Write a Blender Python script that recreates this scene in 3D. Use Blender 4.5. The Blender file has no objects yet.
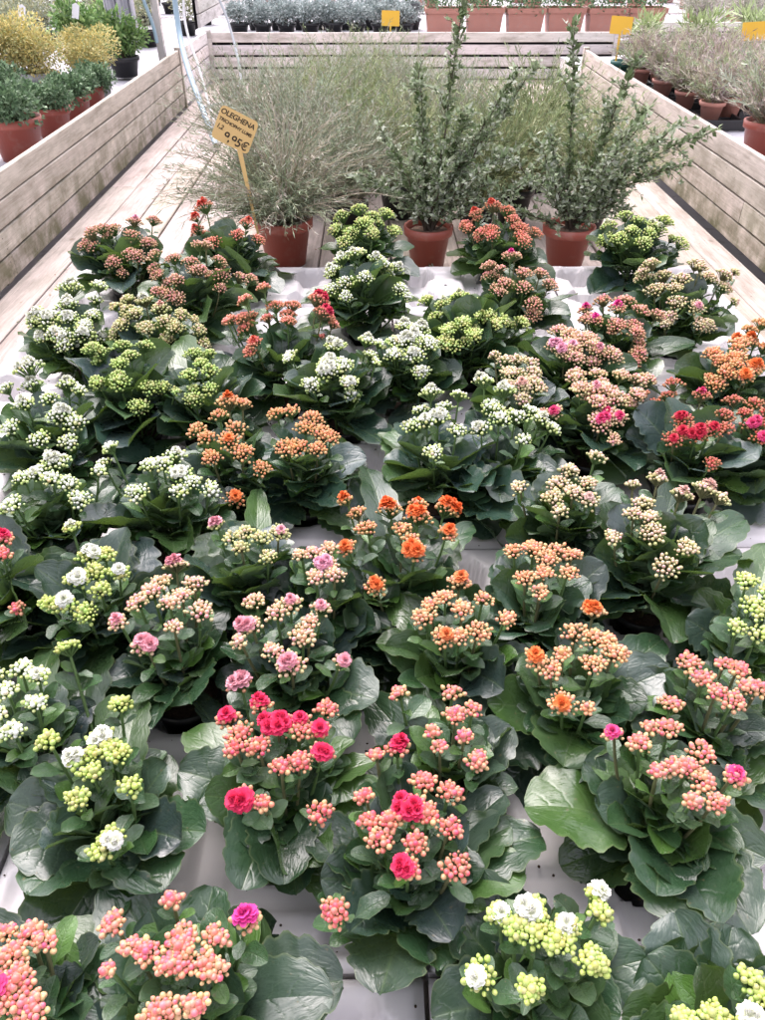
# Nursery bench of flowering kalanchoes
PLANTS = [
 ('rust pink kalanchoe nearest the left side boards, at the back corner', 'dusty', 1.0, -0.876, 2.679,
  [(-0.068,0.034,0.224,1.0,0,''),(-0.106,0.014,0.213,1.0,0,''),(-0.128,-0.009,0.18,1.0,0,''),(-0.031,0.045,0.22,1.0,0,''),(0.044,0.074,0.235,1.0,1,'lav'),(0.053,-0.018,0.216,1.0,0,''),(0.004,-0.133,0.161,1.0,0,''),(0.06,-0.104,0.177,1.0,0,''),(0.11,0.09,0.233,1.0,0,''),(0.103,-0.022,0.19,1.0,0,'')],
  []),
 ("coral red kalanchoe just in front of the feathery shrub's terracotta pot", 'coral', 1.0, -0.518, 2.708,
  [(-0.074,0.062,0.283,1.1,3,''),(-0.106,0.027,0.209,1.0,1,''),(0.074,0.067,0.221,0.9,1,''),(0.118,0.016,0.178,0.9,0,''),(-0.03,-0.085,0.201,1.0,0,''),(0.053,-0.04,0.213,0.8,0,'')],
  []),
 ('dusty rose kalanchoe with many bud heads, in front of the coral red one', 'dusty', 1.0, -0.577, 2.357,
  [(-0.114,0.039,0.239,1.0,0,''),(-0.057,0.05,0.225,1.0,0,''),(0.029,0.084,0.255,1.0,0,''),(-0.103,-0.005,0.192,1.0,0,''),(-0.024,-0.081,0.204,1.0,0,''),(0.044,-0.032,0.217,1.0,0,''),(0.088,0.075,0.21,1.0,0,''),(-0.015,-0.131,0.162,1.0,0,''),(0.104,-0.006,0.191,1.0,0,''),(0.157,0.058,0.158,1.0,0,''),(-0.07,-0.102,0.172,0.8,0,''),(0.003,0.031,0.222,1.0,0,'')],
  []),
 ("kalanchoe with pale green buds between the feathery shrub's pot and the middle terracotta pot", 'green', 0.95, -0.038, 2.833,
  [(-0.085,0.043,0.217,1.1,0,''),(-0.019,0.053,0.238,1.0,0,''),(0.035,0.046,0.216,1.0,0,''),(-0.046,-0.085,0.193,1.0,0,''),(0.089,0.047,0.222,1.0,0,''),(0.114,-0.013,0.177,1.0,0,''),(-0.11,-0.002,0.181,1.0,0,''),(0.031,-0.09,0.194,0.8,0,''),(-0.004,-0.051,0.217,1.0,0,'')],
  [(0.18,0.05,0.083,0.07),(-0.164,0.042,0.08,0.07)]),
 ('red budded kalanchoe between the middle and right terracotta shrub pots', 'coral', 1.0, 0.456, 2.811,
  [(-0.089,0.065,0.223,1.0,1,''),(-0.026,0.067,0.25,1.0,2,''),(0.028,0.054,0.236,1.0,0,''),(-0.131,0.053,0.184,1.0,0,''),(-0.049,-0.07,0.204,1.0,0,''),(0.07,-0.049,0.204,1.0,0,''),(0.136,0.003,0.17,1.0,0,''),(0.046,-0.007,0.219,1.0,0,''),(0.073,-0.096,0.177,1.0,0,''),(-0.083,-0.063,0.191,0.8,0,'')],
  []),
 ('white kalanchoe in a black pot on the back right edge of the trays', 'green', 1.1, 0.933, 2.732,
  [(-0.093,0.081,0.198,1.0,1,''),(-0.038,0.083,0.232,1.0,0,''),(0.006,0.064,0.22,1.0,0,''),(-0.125,-0.016,0.183,1.0,0,''),(-0.086,-0.061,0.197,1.0,0,''),(0.062,-0.013,0.216,1.0,2,''),(-0.013,-0.108,0.195,1.0,0,''),(0.101,0.033,0.229,1.0,0,''),(0.157,-0.025,0.167,1.0,0,''),(0.013,-0.065,0.215,0.9,0,''),(-0.044,-0.045,0.216,1.0,0,'')],
  []),
 ('white and green kalanchoe in the second row, in front of the green budded one', 'white', 1.1, -0.036, 2.347,
  [(-0.072,0.072,0.219,1.1,2,''),(-0.102,0.028,0.197,1.0,1,''),(-0.031,0.081,0.232,1.0,1,''),(0.048,0.074,0.218,1.0,2,''),(0.111,0.056,0.192,1.0,1,''),(0.123,-0.066,0.168,1.0,0,''),(-0.052,-0.088,0.199,1.0,0,''),(0.07,0.029,0.212,1.0,0,''),(0.008,-0.078,0.211,1.0,0,''),(-0.098,-0.087,0.177,1.0,0,'')],
  []),
 ('rust pink kalanchoe with one magenta bloom, in front of the red budded one', 'dusty', 1.0, 0.433, 2.273,
  [(-0.082,0.076,0.22,1.0,0,''),(-0.081,0.063,0.193,1.0,0,''),(-0.016,0.08,0.249,1.0,1,'mag'),(0.019,-0.004,0.224,1.0,0,''),(0.083,0.04,0.207,1.0,0,''),(0.107,-0.009,0.189,1.0,0,''),(0.009,-0.079,0.207,1.0,0,''),(-0.046,-0.052,0.211,1.0,0,''),(0.036,-0.12,0.171,1.0,0,''),(-0.063,-0.081,0.192,0.8,0,'')],
  [(0.195,0.081,0.111,0.06)]),
 ('pale peach kalanchoe with broad leaves, furthest right of the back rows', 'peach', 1.1, 0.921, 2.202,
  [(-0.106,0.101,0.194,1.0,0,''),(-0.042,0.089,0.208,1.0,0,''),(-0.08,0.117,0.235,1.0,0,''),(0.05,0.076,0.249,1.0,0,''),(0.09,0.039,0.217,1.1,0,''),(0.128,0.028,0.23,1.0,0,''),(0.129,0.008,0.198,1.0,0,''),(-0.007,0.022,0.224,1.0,0,''),(-0.1,-0.01,0.2,1.0,0,''),(-0.052,-0.096,0.195,1.0,0,''),(-0.0,-0.118,0.189,1.0,1,'pink'),(0.012,-0.151,0.152,1.0,0,''),(-0.081,-0.122,0.161,1.0,0,'')],
  []),
 ('pink budded kalanchoe with three magenta blooms, left of the pale peach one', 'pinkbud', 1.0, 0.681, 1.99,
  [(-0.086,0.081,0.19,0.9,1,'mag'),(-0.083,-0.02,0.204,1.0,1,'mag'),(-0.016,0.013,0.224,1.0,1,'mag'),(-0.039,0.084,0.218,1.0,0,''),(0.025,0.067,0.224,1.0,0,''),(0.055,0.018,0.216,1.0,0,''),(-0.034,-0.066,0.209,1.0,0,''),(0.015,-0.093,0.198,1.0,0,''),(0.017,-0.135,0.156,1.0,0,''),(0.107,0.021,0.199,0.9,0,'')],
  [(0.061,0.002,0.125,0.1),(0.217,0.028,0.097,0.08)]),
 ('white kalanchoe with frothy open heads beside the left deck boards', 'white', 1.0, -0.851, 2.026,
  [(-0.003,0.087,0.252,1.3,3,''),(-0.007,0.032,0.222,1.3,4,''),(-0.037,-0.051,0.214,1.3,3,''),(0.026,-0.054,0.215,1.2,2,''),(-0.089,-0.028,0.199,1.1,2,''),(0.069,-0.086,0.186,1.1,2,''),(-0.004,-0.101,0.194,1.0,1,''),(0.073,0.109,0.243,1.0,0,''),(0.02,-0.109,0.186,1.0,1,''),(0.078,-0.015,0.207,1.0,0,'')],
  [(-0.142,-0.037,0.099,0.08),(-0.027,-0.151,0.095,0.08)]),
 ('cream and peach kalanchoe behind the all green one on the left', 'cream', 1.0, -0.605, 2.009,
  [(-0.086,0.05,0.23,1.0,0,''),(-0.04,0.063,0.224,1.1,2,'white'),(0.019,0.007,0.224,1.0,1,'peachp'),(-0.088,-0.041,0.196,1.1,0,''),(-0.004,-0.082,0.205,1.1,0,''),(0.07,-0.065,0.197,1.1,0,''),(0.125,-0.017,0.17,1.0,0,''),(0.043,-0.052,0.212,1.0,0,''),(0.078,-0.002,0.207,1.0,0,''),(-0.051,-0.011,0.217,1.0,0,'')],
  []),
 ('crimson pink kalanchoe with one bright open head, left of the middle white rows', 'coral', 1.1, -0.245, 1.895,
  [(0.097,0.118,0.252,1.3,5,'crim'),(0.118,0.094,0.213,1.1,0,''),(0.137,0.079,0.191,0.8,0,''),(-0.117,0.069,0.217,1.1,0,''),(-0.11,0.055,0.194,1.0,0,''),(-0.067,-0.062,0.205,0.8,1,''),(-0.055,0.12,0.28,0.8,0,''),(-0.108,0.096,0.256,0.8,0,''),(-0.024,0.101,0.239,1.0,0,''),(0.024,0.106,0.237,1.0,0,''),(0.015,0.036,0.222,0.8,0,''),(-0.148,0.059,0.213,0.8,0,'')],
  [(-0.112,-0.049,0.114,0.07)]),
 ('white budded kalanchoe with upright narrow heads, behind the middle white group', 'green', 1.1, 0.258, 1.997,
  [(-0.116,0.091,0.214,1.0,0,''),(-0.065,0.085,0.207,1.1,1,''),(-0.018,0.094,0.227,1.1,1,''),(0.038,0.078,0.213,1.0,0,''),(0.054,-0.023,0.217,1.0,0,''),(0.09,-0.025,0.204,1.1,0,''),(0.161,0.024,0.174,1.0,0,''),(-0.063,-0.079,0.2,1.0,0,''),(0.006,-0.105,0.197,1.0,0,''),(-0.023,-0.066,0.214,1.0,0,''),(-0.078,-0.108,0.176,1.0,0,'')],
  []),
 ('white kalanchoe with flat heads in the middle row, left of the narrow headed one', 'white', 1.0, 0.088, 1.849,
  [(-0.008,0.074,0.212,1.1,2,''),(0.031,0.045,0.217,1.2,3,''),(-0.011,-0.037,0.221,1.2,3,''),(-0.043,-0.08,0.201,1.0,0,''),(0.012,-0.085,0.203,1.1,2,''),(0.047,-0.041,0.214,1.0,0,''),(-0.037,-0.036,0.218,0.9,0,'')],
  []),
 ('white kalanchoe with one large open head, left of the flat headed white one', 'white', 1.0, -0.094, 1.732,
  [(-0.007,0.079,0.214,1.2,3,''),(0.077,0.084,0.22,1.0,1,''),(-0.019,-0.059,0.214,1.3,5,''),(0.034,-0.096,0.193,1.0,1,''),(-0.061,-0.092,0.186,1.0,0,''),(-0.125,0.051,0.192,0.9,0,''),(0.022,-0.049,0.217,1.0,0,''),(0.087,0.05,0.194,0.8,0,'')],
  [(-0.09,-0.089,0.108,0.07)]),
 ('all green kalanchoe with tight buds and round leaves, left of the coral group', 'budgreen', 1.1, -0.609, 1.7,
  [(-0.074,0.068,0.211,1.0,0,''),(-0.024,0.093,0.22,1.1,0,''),(0.03,0.106,0.214,1.1,0,''),(-0.1,0.067,0.225,1.0,0,''),(-0.004,-0.016,0.224,1.0,0,''),(0.01,-0.085,0.208,1.0,0,''),(0.059,-0.129,0.166,1.0,0,''),(-0.046,-0.079,0.205,1.0,0,''),(0.081,-0.08,0.192,1.0,0,''),(0.11,-0.062,0.182,0.8,0,''),(0.012,0.031,0.223,1.0,0,'')],
  [(-0.045,-0.11,0.115,0.09),(0.146,0.001,0.106,0.09)]),
 ('green budded kalanchoe with two large cupped leaves, right of the all green one', 'budgreen', 1.0, -0.422, 1.666,
  [(-0.025,0.08,0.22,1.0,0,''),(-0.015,-0.038,0.221,1.0,0,''),(0.005,-0.104,0.191,1.0,0,''),(0.033,-0.015,0.221,1.0,0,''),(0.041,-0.077,0.202,0.8,0,''),(0.004,0.017,0.224,0.8,0,'')],
  [(-0.118,0.237,0.159,0.12),(0.031,0.211,0.127,0.12),(-0.023,-0.117,0.111,0.1)]),
 ('pink and lavender kalanchoe with broad flat heads, right of centre in the middle rows', 'pink', 1.0, 0.528, 1.827,
  [(-0.042,0.08,0.204,1.1,0,''),(-0.008,-0.015,0.224,1.1,0,''),(-0.064,-0.027,0.211,1.2,3,'lav'),(-0.032,-0.052,0.215,1.1,1,'lav'),(0.03,-0.06,0.213,1.0,1,'pink'),(0.075,-0.058,0.198,1.2,0,''),(0.018,-0.014,0.224,1.0,0,''),(-0.026,0.02,0.222,1.0,0,''),(-0.031,-0.082,0.202,1.0,0,'')],
  []),
 ('small pale peach kalanchoe beside the centre white pair', 'peach', 0.9, 0.351, 1.649,
  [(-0.001,0.067,0.212,1.0,0,''),(-0.032,0.071,0.209,1.0,0,''),(-0.027,-0.02,0.221,1.0,0,''),(0.019,-0.022,0.222,1.0,0,''),(-0.009,-0.061,0.212,1.0,1,'peachp'),(-0.012,-0.094,0.191,0.8,0,''),(0.025,-0.064,0.208,1.0,0,'')],
  [(0.061,-0.015,0.124,0.06)]),
 ('pink kalanchoe with a bright pink lower head, left of the red group', 'pink', 1.0, 0.526, 1.574,
  [(-0.046,0.091,0.202,1.0,0,''),(0.006,0.08,0.207,1.0,0,''),(0.061,0.063,0.21,1.0,0,''),(0.097,0.046,0.206,1.0,0,''),(-0.058,-0.009,0.215,1.0,0,''),(-0.021,-0.023,0.222,1.1,1,''),(-0.001,-0.032,0.222,1.1,0,''),(-0.024,-0.111,0.183,1.2,3,'hot'),(0.01,-0.104,0.191,1.0,1,'hot'),(-0.116,-0.046,0.171,0.8,1,'hot'),(-0.055,0.053,0.208,1.0,0,''),(0.017,-0.057,0.215,1.0,0,''),(0.077,-0.026,0.206,1.0,0,'')],
  [(-0.091,-0.078,0.111,0.06)]),
 ('orange kalanchoe behind the red one against the right edge', 'orange', 1.0, 0.915, 1.758,
  [(0.042,0.058,0.215,1.1,2,''),(0.071,0.066,0.257,1.0,0,''),(-0.074,-0.004,0.209,1.0,0,''),(-0.029,-0.047,0.217,1.0,0,''),(0.002,-0.08,0.206,1.1,3,''),(-0.06,-0.081,0.194,1.0,0,''),(0.079,0.031,0.205,1.0,0,''),(-0.065,-0.044,0.207,1.0,0,''),(0.005,0.022,0.224,1.0,0,''),(-0.089,-0.092,0.167,1.0,0,'')],
  [(-0.088,-0.019,0.12,0.07)]),
 ('red kalanchoe with dense crimson heads on the right edge', 'red', 1.15, 0.704, 1.429,
  [(-0.023,0.141,0.224,1.0,0,''),(-0.034,0.125,0.202,1.0,0,''),(0.037,0.105,0.213,1.0,1,'hot'),(-0.049,-0.016,0.22,1.2,2,''),(-0.031,-0.061,0.215,1.3,4,''),(0.001,-0.055,0.219,1.1,1,''),(0.036,-0.046,0.218,1.0,0,''),(-0.059,-0.054,0.211,1.0,1,''),(-0.081,-0.065,0.201,1.0,1,''),(0.055,0.006,0.219,1.0,0,''),(-0.093,0.139,0.195,0.9,0,''),(-0.016,-0.131,0.182,0.8,0,''),(-0.062,0.119,0.185,0.8,0,'')],
  [(-0.03,-0.075,0.124,0.11),(0.061,-0.129,0.109,0.1),(-0.072,0.001,0.125,0.09)]),
 ('crimson kalanchoe half cut by the right edge beside the dense red one', 'red', 1.0, 0.853, 1.448,
  [(-0.045,-0.041,0.215,1.2,3,'hot'),(-0.018,0.033,0.221,1.0,0,''),(-0.035,0.096,0.194,1.0,0,''),(-0.04,-0.08,0.201,1.1,1,'hot'),(-0.006,-0.016,0.224,1.0,0,''),(-0.053,-0.003,0.217,0.8,0,''),(-0.011,-0.061,0.214,1.0,0,'')],
  []),
 ('white kalanchoe with big open heads at the left edge, next to the deck', 'white', 1.1, -0.738, 1.509,
  [(-0.065,0.108,0.254,1.5,6,''),(-0.056,0.086,0.219,1.2,2,''),(0.021,0.11,0.206,1.2,2,''),(0.05,0.096,0.195,1.0,0,''),(0.053,-0.043,0.214,1.4,4,''),(-0.039,-0.01,0.221,1.1,1,''),(-0.047,-0.084,0.202,1.0,0,''),(0.086,-0.058,0.198,1.2,0,''),(0.023,-0.114,0.19,1.0,0,''),(0.081,-0.105,0.177,1.0,0,''),(-0.107,0.06,0.221,1.0,0,''),(0.014,0.006,0.225,1.0,0,'')],
  [(0.088,0.026,0.121,0.1),(-0.047,-0.078,0.122,0.08)]),
 ('coral orange kalanchoe with one open orange bloom low at the front', 'orange', 1.0, -0.313, 1.399,
  [(-0.011,0.102,0.225,1.2,1,''),(0.021,0.102,0.217,1.0,0,''),(-0.026,0.054,0.215,1.0,0,''),(-0.066,-0.004,0.213,1.0,0,''),(0.011,-0.052,0.217,1.2,1,''),(0.043,-0.077,0.202,1.1,0,''),(-0.022,-0.091,0.199,1.1,0,''),(0.081,-0.095,0.172,1.0,0,''),(0.028,-0.143,0.132,1.0,2,'orange'),(-0.038,-0.042,0.216,1.0,0,''),(0.021,-0.014,0.223,1.0,0,'')],
  [(-0.036,-0.07,0.122,0.07)]),
 ('coral orange kalanchoe right beside its twin, with grey green outer leaves', 'orange', 1.0, -0.16, 1.398,
  [(-0.06,0.081,0.204,1.0,0,''),(0.025,0.031,0.221,1.3,0,''),(0.049,-0.024,0.217,1.1,0,''),(0.003,-0.071,0.211,1.1,0,''),(-0.024,-0.07,0.21,1.1,0,''),(0.043,-0.071,0.205,1.0,0,''),(0.07,-0.03,0.208,0.9,0,''),(0.014,-0.015,0.224,1.0,0,''),(-0.027,0.087,0.206,1.0,0,'')],
  [(0.003,-0.099,0.118,0.09),(0.126,-0.014,0.108,0.12),(0.073,-0.033,0.122,0.08)]),
 ('white kalanchoe in the centre with tall tiers of buds and a black pot showing', 'white', 1.15, 0.142, 1.394,
  [(-0.019,0.139,0.227,1.2,2,''),(-0.042,0.11,0.195,1.0,0,''),(-0.007,0.043,0.221,1.3,4,''),(0.048,0.128,0.223,1.0,0,''),(-0.068,0.013,0.215,1.1,0,''),(0.03,-0.021,0.222,1.0,0,''),(-0.025,-0.085,0.208,1.0,0,''),(-0.036,0.017,0.222,1.1,1,''),(0.014,0.114,0.203,1.0,0,'')],
  [(-0.099,0.03,0.12,0.09),(-0.091,-0.092,0.113,0.08),(-0.03,-0.128,0.113,0.08),(-0.119,0.169,0.086,0.07)]),
 ('white kalanchoe leaning right out of the centre pair, with one long flat head', 'white', 1.1, 0.268, 1.413,
  [(-0.025,0.141,0.243,1.1,2,''),(0.024,0.124,0.231,1.1,2,''),(-0.01,0.062,0.216,1.2,0,''),(0.039,0.024,0.22,1.3,0,''),(-0.048,-0.026,0.218,1.1,2,''),(0.129,0.045,0.175,1.1,0,''),(0.1,0.046,0.194,1.0,1,''),(0.041,-0.063,0.212,0.8,0,''),(-0.01,0.106,0.203,1.0,0,''),(-0.003,0.004,0.225,1.1,1,''),(0.084,0.081,0.197,1.0,0,'')],
  [(0.086,-0.05,0.12,0.1),(-0.011,-0.141,0.108,0.09),(-0.072,-0.134,0.103,0.08),(0.155,0.065,0.096,0.07)]),
 ('frothy white kalanchoe at the left edge, in front of the big headed white one', 'white', 1.1, -0.641, 1.22,
  [(0.008,0.056,0.218,1.4,4,''),(-0.035,-0.012,0.222,1.0,0,''),(-0.01,0.001,0.225,1.1,1,''),(-0.033,-0.078,0.208,1.0,0,''),(0.058,-0.021,0.216,1.1,0,''),(0.086,-0.053,0.2,1.1,0,''),(0.095,0.047,0.197,0.8,0,''),(-0.042,-0.083,0.204,0.8,0,''),(0.023,-0.014,0.223,1.0,0,'')],
  [(-0.058,-0.081,0.12,0.08),(0.086,0.087,0.114,0.09),(0.024,-0.032,0.128,0.08)]),
 ('white kalanchoe with thin pale leaves, left of the two orange twins', 'white', 1.1, -0.422, 1.235,
  [(-0.119,0.086,0.217,0.9,0,''),(-0.132,0.057,0.195,1.0,0,''),(-0.028,-0.065,0.213,1.2,0,''),(0.021,0.06,0.216,1.1,1,''),(0.006,0.019,0.224,1.0,0,''),(0.046,-0.01,0.22,1.3,3,''),(-0.02,0.013,0.224,1.0,0,''),(0.071,-0.03,0.211,1.0,0,''),(0.107,-0.03,0.194,1.1,0,''),(0.051,-0.061,0.21,0.8,0,'')],
  [(-0.061,-0.043,0.124,0.09),(0.131,-0.027,0.11,0.07),(0.043,-0.073,0.123,0.09),(0.083,-0.025,0.122,0.08)]),
 ('pale peach and green kalanchoe behind the big leaved one on the right', 'peach', 1.0, 0.37, 1.177,
  [(0.07,0.096,0.222,1.0,0,''),(0.008,0.056,0.216,1.1,0,''),(-0.043,-0.035,0.216,1.1,0,''),(0.024,-0.045,0.218,1.1,1,''),(-0.096,0.027,0.195,0.9,0,''),(-0.027,0.003,0.223,1.1,0,''),(0.03,0.003,0.223,1.0,0,''),(-0.002,-0.029,0.223,1.0,0,''),(-0.035,-0.069,0.208,0.8,0,'')],
  [(-0.035,0.185,0.095,0.08),(-0.072,-0.022,0.123,0.08),(0.098,-0.045,0.115,0.06)]),
 ('pale pink budded kalanchoe with very large round leaves, right of centre', 'peach', 1.25, 0.506, 1.055,
  [(0.04,0.16,0.209,1.1,1,''),(-0.016,0.07,0.216,1.1,0,''),(0.08,0.125,0.197,1.1,1,''),(0.123,0.122,0.211,1.2,2,''),(0.145,0.099,0.205,1.0,0,''),(-0.045,0.035,0.219,1.0,0,''),(-0.027,-0.026,0.223,1.2,0,''),(-0.02,-0.098,0.206,1.1,0,''),(0.024,-0.061,0.218,1.1,0,''),(-0.093,-0.021,0.208,0.9,0,''),(-0.021,0.015,0.224,1.0,0,''),(-0.008,0.158,0.194,0.8,0,'')],
  [(0.199,0.047,0.088,0.15),(-0.019,-0.171,0.104,0.1),(-0.088,-0.005,0.124,0.09),(0.223,0.164,0.093,0.1),(0.174,0.313,0.119,0.07),(-0.057,0.22,0.078,0.07),(-0.042,-0.072,0.125,0.08)]),
 ('bright orange kalanchoe in the very centre, behind the peach and salmon ones', 'orangeo', 1.1, 0.042, 1.033,
  [(-0.015,0.119,0.188,1.2,4,''),(0.039,0.123,0.194,1.0,1,''),(0.038,0.067,0.211,1.2,4,''),(0.093,0.113,0.192,1.3,5,''),(0.089,0.022,0.205,1.1,2,''),(0.003,0.01,0.225,0.8,0,''),(0.019,-0.021,0.223,0.8,0,''),(0.025,-0.047,0.219,1.1,4,''),(-0.1,0.128,0.2,0.9,1,''),(-0.081,0.111,0.183,1.0,0,''),(-0.096,-0.014,0.202,1.0,1,''),(-0.044,-0.104,0.192,0.9,2,''),(-0.061,0.026,0.215,1.0,0,'')],
  [(0.052,-0.046,0.125,0.06),(-0.054,0.328,0.124,0.08),(0.147,0.171,0.085,0.07),(-0.124,-0.054,0.11,0.07)]),
 ('white kalanchoe with six open rosettes, left of the cream pink one', 'whiteo', 1.1, -0.487, 0.961,
  [(-0.058,0.118,0.203,1.0,1,''),(0.007,0.019,0.224,1.2,3,''),(0.004,-0.035,0.222,1.1,3,''),(-0.007,-0.083,0.209,1.1,2,''),(0.03,-0.023,0.222,1.0,0,''),(0.067,-0.015,0.214,1.0,1,''),(-0.035,-0.081,0.206,0.8,0,''),(0.031,-0.097,0.2,1.0,0,''),(0.034,0.022,0.221,0.9,0,''),(0.046,-0.056,0.213,0.9,0,'')],
  [(-0.189,0.148,0.095,0.07),(0.023,0.204,0.083,0.09),(0.049,-0.082,0.121,0.07),(-0.142,0.028,0.106,0.07)]),
 ('cream pink kalanchoe with wide flat heads and large cupped dark leaves below', 'pink', 1.15, -0.326, 0.855,
  [(-0.019,0.144,0.188,1.1,3,''),(-0.032,0.042,0.219,1.2,0,''),(0.004,0.009,0.225,1.0,0,''),(0.034,0.066,0.213,1.1,0,''),(0.055,-0.003,0.219,1.1,0,''),(-0.072,-0.022,0.213,1.0,1,''),(-0.02,-0.07,0.214,1.1,3,''),(0.021,0.029,0.222,1.0,0,''),(-0.049,0.015,0.22,1.0,0,''),(0.021,-0.041,0.221,0.8,0,''),(-0.024,0.072,0.213,1.0,0,'')],
  [(0.062,0.016,0.126,0.1),(0.042,-0.099,0.119,0.14),(-0.066,-0.024,0.125,0.08),(0.052,0.124,0.112,0.08),(-0.004,-0.138,0.111,0.1)]),
 ('pale pink kalanchoe with slim stems behind the lavender one, left of centre', 'cream', 1.0, -0.22, 1.027,
  [(-0.07,0.063,0.198,0.9,2,'pink'),(-0.006,0.007,0.225,1.0,0,''),(0.053,0.017,0.217,1.1,1,'pink'),(-0.01,-0.03,0.222,0.9,0,''),(0.025,-0.005,0.223,1.0,0,''),(0.039,-0.047,0.215,0.8,0,''),(-0.03,-0.004,0.222,0.8,0,'')],
  [(-0.04,0.256,0.117,0.06),(0.101,-0.004,0.117,0.09),(-0.078,0.05,0.119,0.06)]),
 ('pink kalanchoe with pale open heads in front of a round olive leaf', 'pink', 1.15, -0.133, 0.821,
  [(-0.063,0.063,0.208,1.0,0,''),(-0.002,0.045,0.221,1.1,1,''),(0.048,0.037,0.217,1.0,1,''),(-0.061,-0.0,0.217,1.1,3,''),(0.024,-0.027,0.222,1.2,0,''),(-0.019,-0.056,0.218,1.0,0,''),(0.008,-0.074,0.213,1.2,2,''),(0.083,-0.061,0.201,0.7,1,''),(-0.022,0.021,0.223,1.0,0,''),(0.033,-0.001,0.223,0.9,0,''),(-0.073,-0.03,0.212,0.8,0,'')],
  [(-0.031,-0.054,0.127,0.13),(0.122,-0.062,0.111,0.12),(0.057,0.205,0.077,0.07),(-0.114,0.038,0.116,0.07),(-0.01,0.25,0.087,0.08),(0.093,-0.129,0.104,0.1)]),
 ('lavender pink kalanchoe touching the bright orange one', 'pink', 1.0, -0.086, 0.956,
  [(-0.042,0.026,0.218,0.8,0,''),(0.002,-0.002,0.225,1.1,3,'lav'),(-0.02,0.027,0.222,0.9,0,''),(0.008,0.042,0.22,0.8,0,''),(0.019,-0.028,0.222,0.9,0,''),(-0.013,-0.034,0.221,0.8,0,'')],
  [(-0.066,0.035,0.123,0.07)]),
 ('salmon orange kalanchoe with grey scalloped leaves, right below the centre', 'salmon', 1.15, 0.131, 0.861,
  [(0.003,0.054,0.219,1.2,2,''),(-0.06,-0.025,0.216,1.1,0,''),(-0.03,-0.065,0.214,1.1,1,''),(0.023,-0.058,0.217,1.1,0,''),(0.071,-0.027,0.213,0.9,0,''),(0.038,0.009,0.222,0.9,0,''),(0.001,-0.017,0.224,1.0,0,''),(-0.025,0.011,0.224,1.0,0,''),(-0.008,-0.067,0.216,0.8,0,''),(-0.049,-0.001,0.22,0.8,0,'')],
  [(-0.126,0.019,0.114,0.09),(-0.134,0.088,0.103,0.07),(0.115,0.175,0.077,0.07),(-0.009,0.248,0.088,0.08),(-0.064,-0.063,0.122,0.08),(0.064,-0.036,0.125,0.07),(-0.099,0.124,0.104,0.08)]),
 ('peach orange kalanchoe with flat heads, behind the tall orange one', 'salmon', 1.05, 0.282, 0.952,
  [(-0.017,0.043,0.22,1.1,0,''),(0.025,0.036,0.22,1.2,0,''),(-0.042,-0.031,0.218,1.0,0,''),(0.033,-0.023,0.221,0.9,0,''),(-0.009,-0.025,0.223,0.9,0,''),(-0.05,0.042,0.214,0.9,0,''),(0.002,0.011,0.225,1.0,0,''),(0.052,0.028,0.216,0.8,0,''),(-0.022,-0.062,0.214,0.7,0,'')],
  [(-0.058,0.079,0.119,0.07),(0.109,0.015,0.116,0.07),(-0.04,0.19,0.083,0.06),(0.017,0.002,0.13,0.07)]),
 ('orange kalanchoe with long grey leaves spreading left, right of the salmon one', 'salmon', 1.2, 0.315, 0.766,
  [(0.027,0.095,0.205,1.1,3,'orange'),(-0.021,0.03,0.223,1.2,0,''),(0.009,0.014,0.225,1.1,0,''),(0.033,-0.01,0.223,1.2,0,''),(-0.086,-0.011,0.21,1.1,1,'orange'),(-0.069,-0.033,0.214,1.1,0,''),(-0.006,-0.033,0.223,1.1,0,''),(-0.059,-0.086,0.203,1.2,1,'orange'),(-0.047,-0.011,0.221,0.8,0,''),(-0.027,-0.097,0.205,0.6,0,''),(0.027,0.015,0.223,0.8,0,'')],
  [(-0.135,-0.011,0.113,0.1),(-0.057,-0.118,0.114,0.13),(0.152,0.14,0.081,0.09),(0.082,-0.022,0.124,0.1),(-0.033,0.17,0.1,0.07),(0.019,-0.091,0.123,0.09)]),
 ('green budded kalanchoe cut by the right edge below the large leaved one', 'green', 1.1, 0.621, 0.878,
  [(-0.024,0.032,0.221,1.1,0,''),(-0.038,-0.024,0.221,1.0,0,''),(-0.043,-0.075,0.207,0.9,0,''),(-0.07,-0.058,0.205,0.8,0,''),(-0.004,-0.002,0.225,1.0,0,''),(-0.026,-0.041,0.22,1.0,0,'')],
  [(-0.058,-0.056,0.123,0.1),(-0.025,0.081,0.123,0.07),(0.121,0.233,0.105,0.1)]),
 ('white kalanchoe with lime buds and four open rosettes, near the front left corner', 'whiteo', 1.3, -0.36, 0.573,
  [(-0.103,0.222,0.204,1.1,0,''),(-0.074,0.048,0.212,1.0,0,''),(-0.02,0.01,0.224,0.9,2,''),(0.001,0.045,0.222,1.1,3,''),(0.003,0.118,0.2,1.1,0,''),(0.018,0.029,0.223,1.1,0,''),(0.004,-0.009,0.225,1.0,0,''),(-0.004,-0.044,0.222,1.0,0,''),(0.057,-0.026,0.219,0.9,0,''),(0.047,-0.089,0.208,1.1,2,''),(0.038,-0.101,0.205,0.9,0,''),(0.031,0.018,0.223,1.0,0,''),(-0.001,0.017,0.225,0.9,0,'')],
  [(-0.068,-0.098,0.119,0.16),(0.096,-0.093,0.117,0.12),(0.123,-0.035,0.118,0.1),(-0.052,-0.024,0.128,0.1),(0.059,0.057,0.125,0.1),(-0.123,0.003,0.119,0.12),(0.036,-0.095,0.122,0.08),(-0.127,0.067,0.114,0.09),(0.005,0.204,0.093,0.07),(-0.093,-0.061,0.121,0.12)]),
 ('lime budded kalanchoe cut by the left edge behind the one with open rosettes', 'white', 1.15, -0.519, 0.692,
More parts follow.
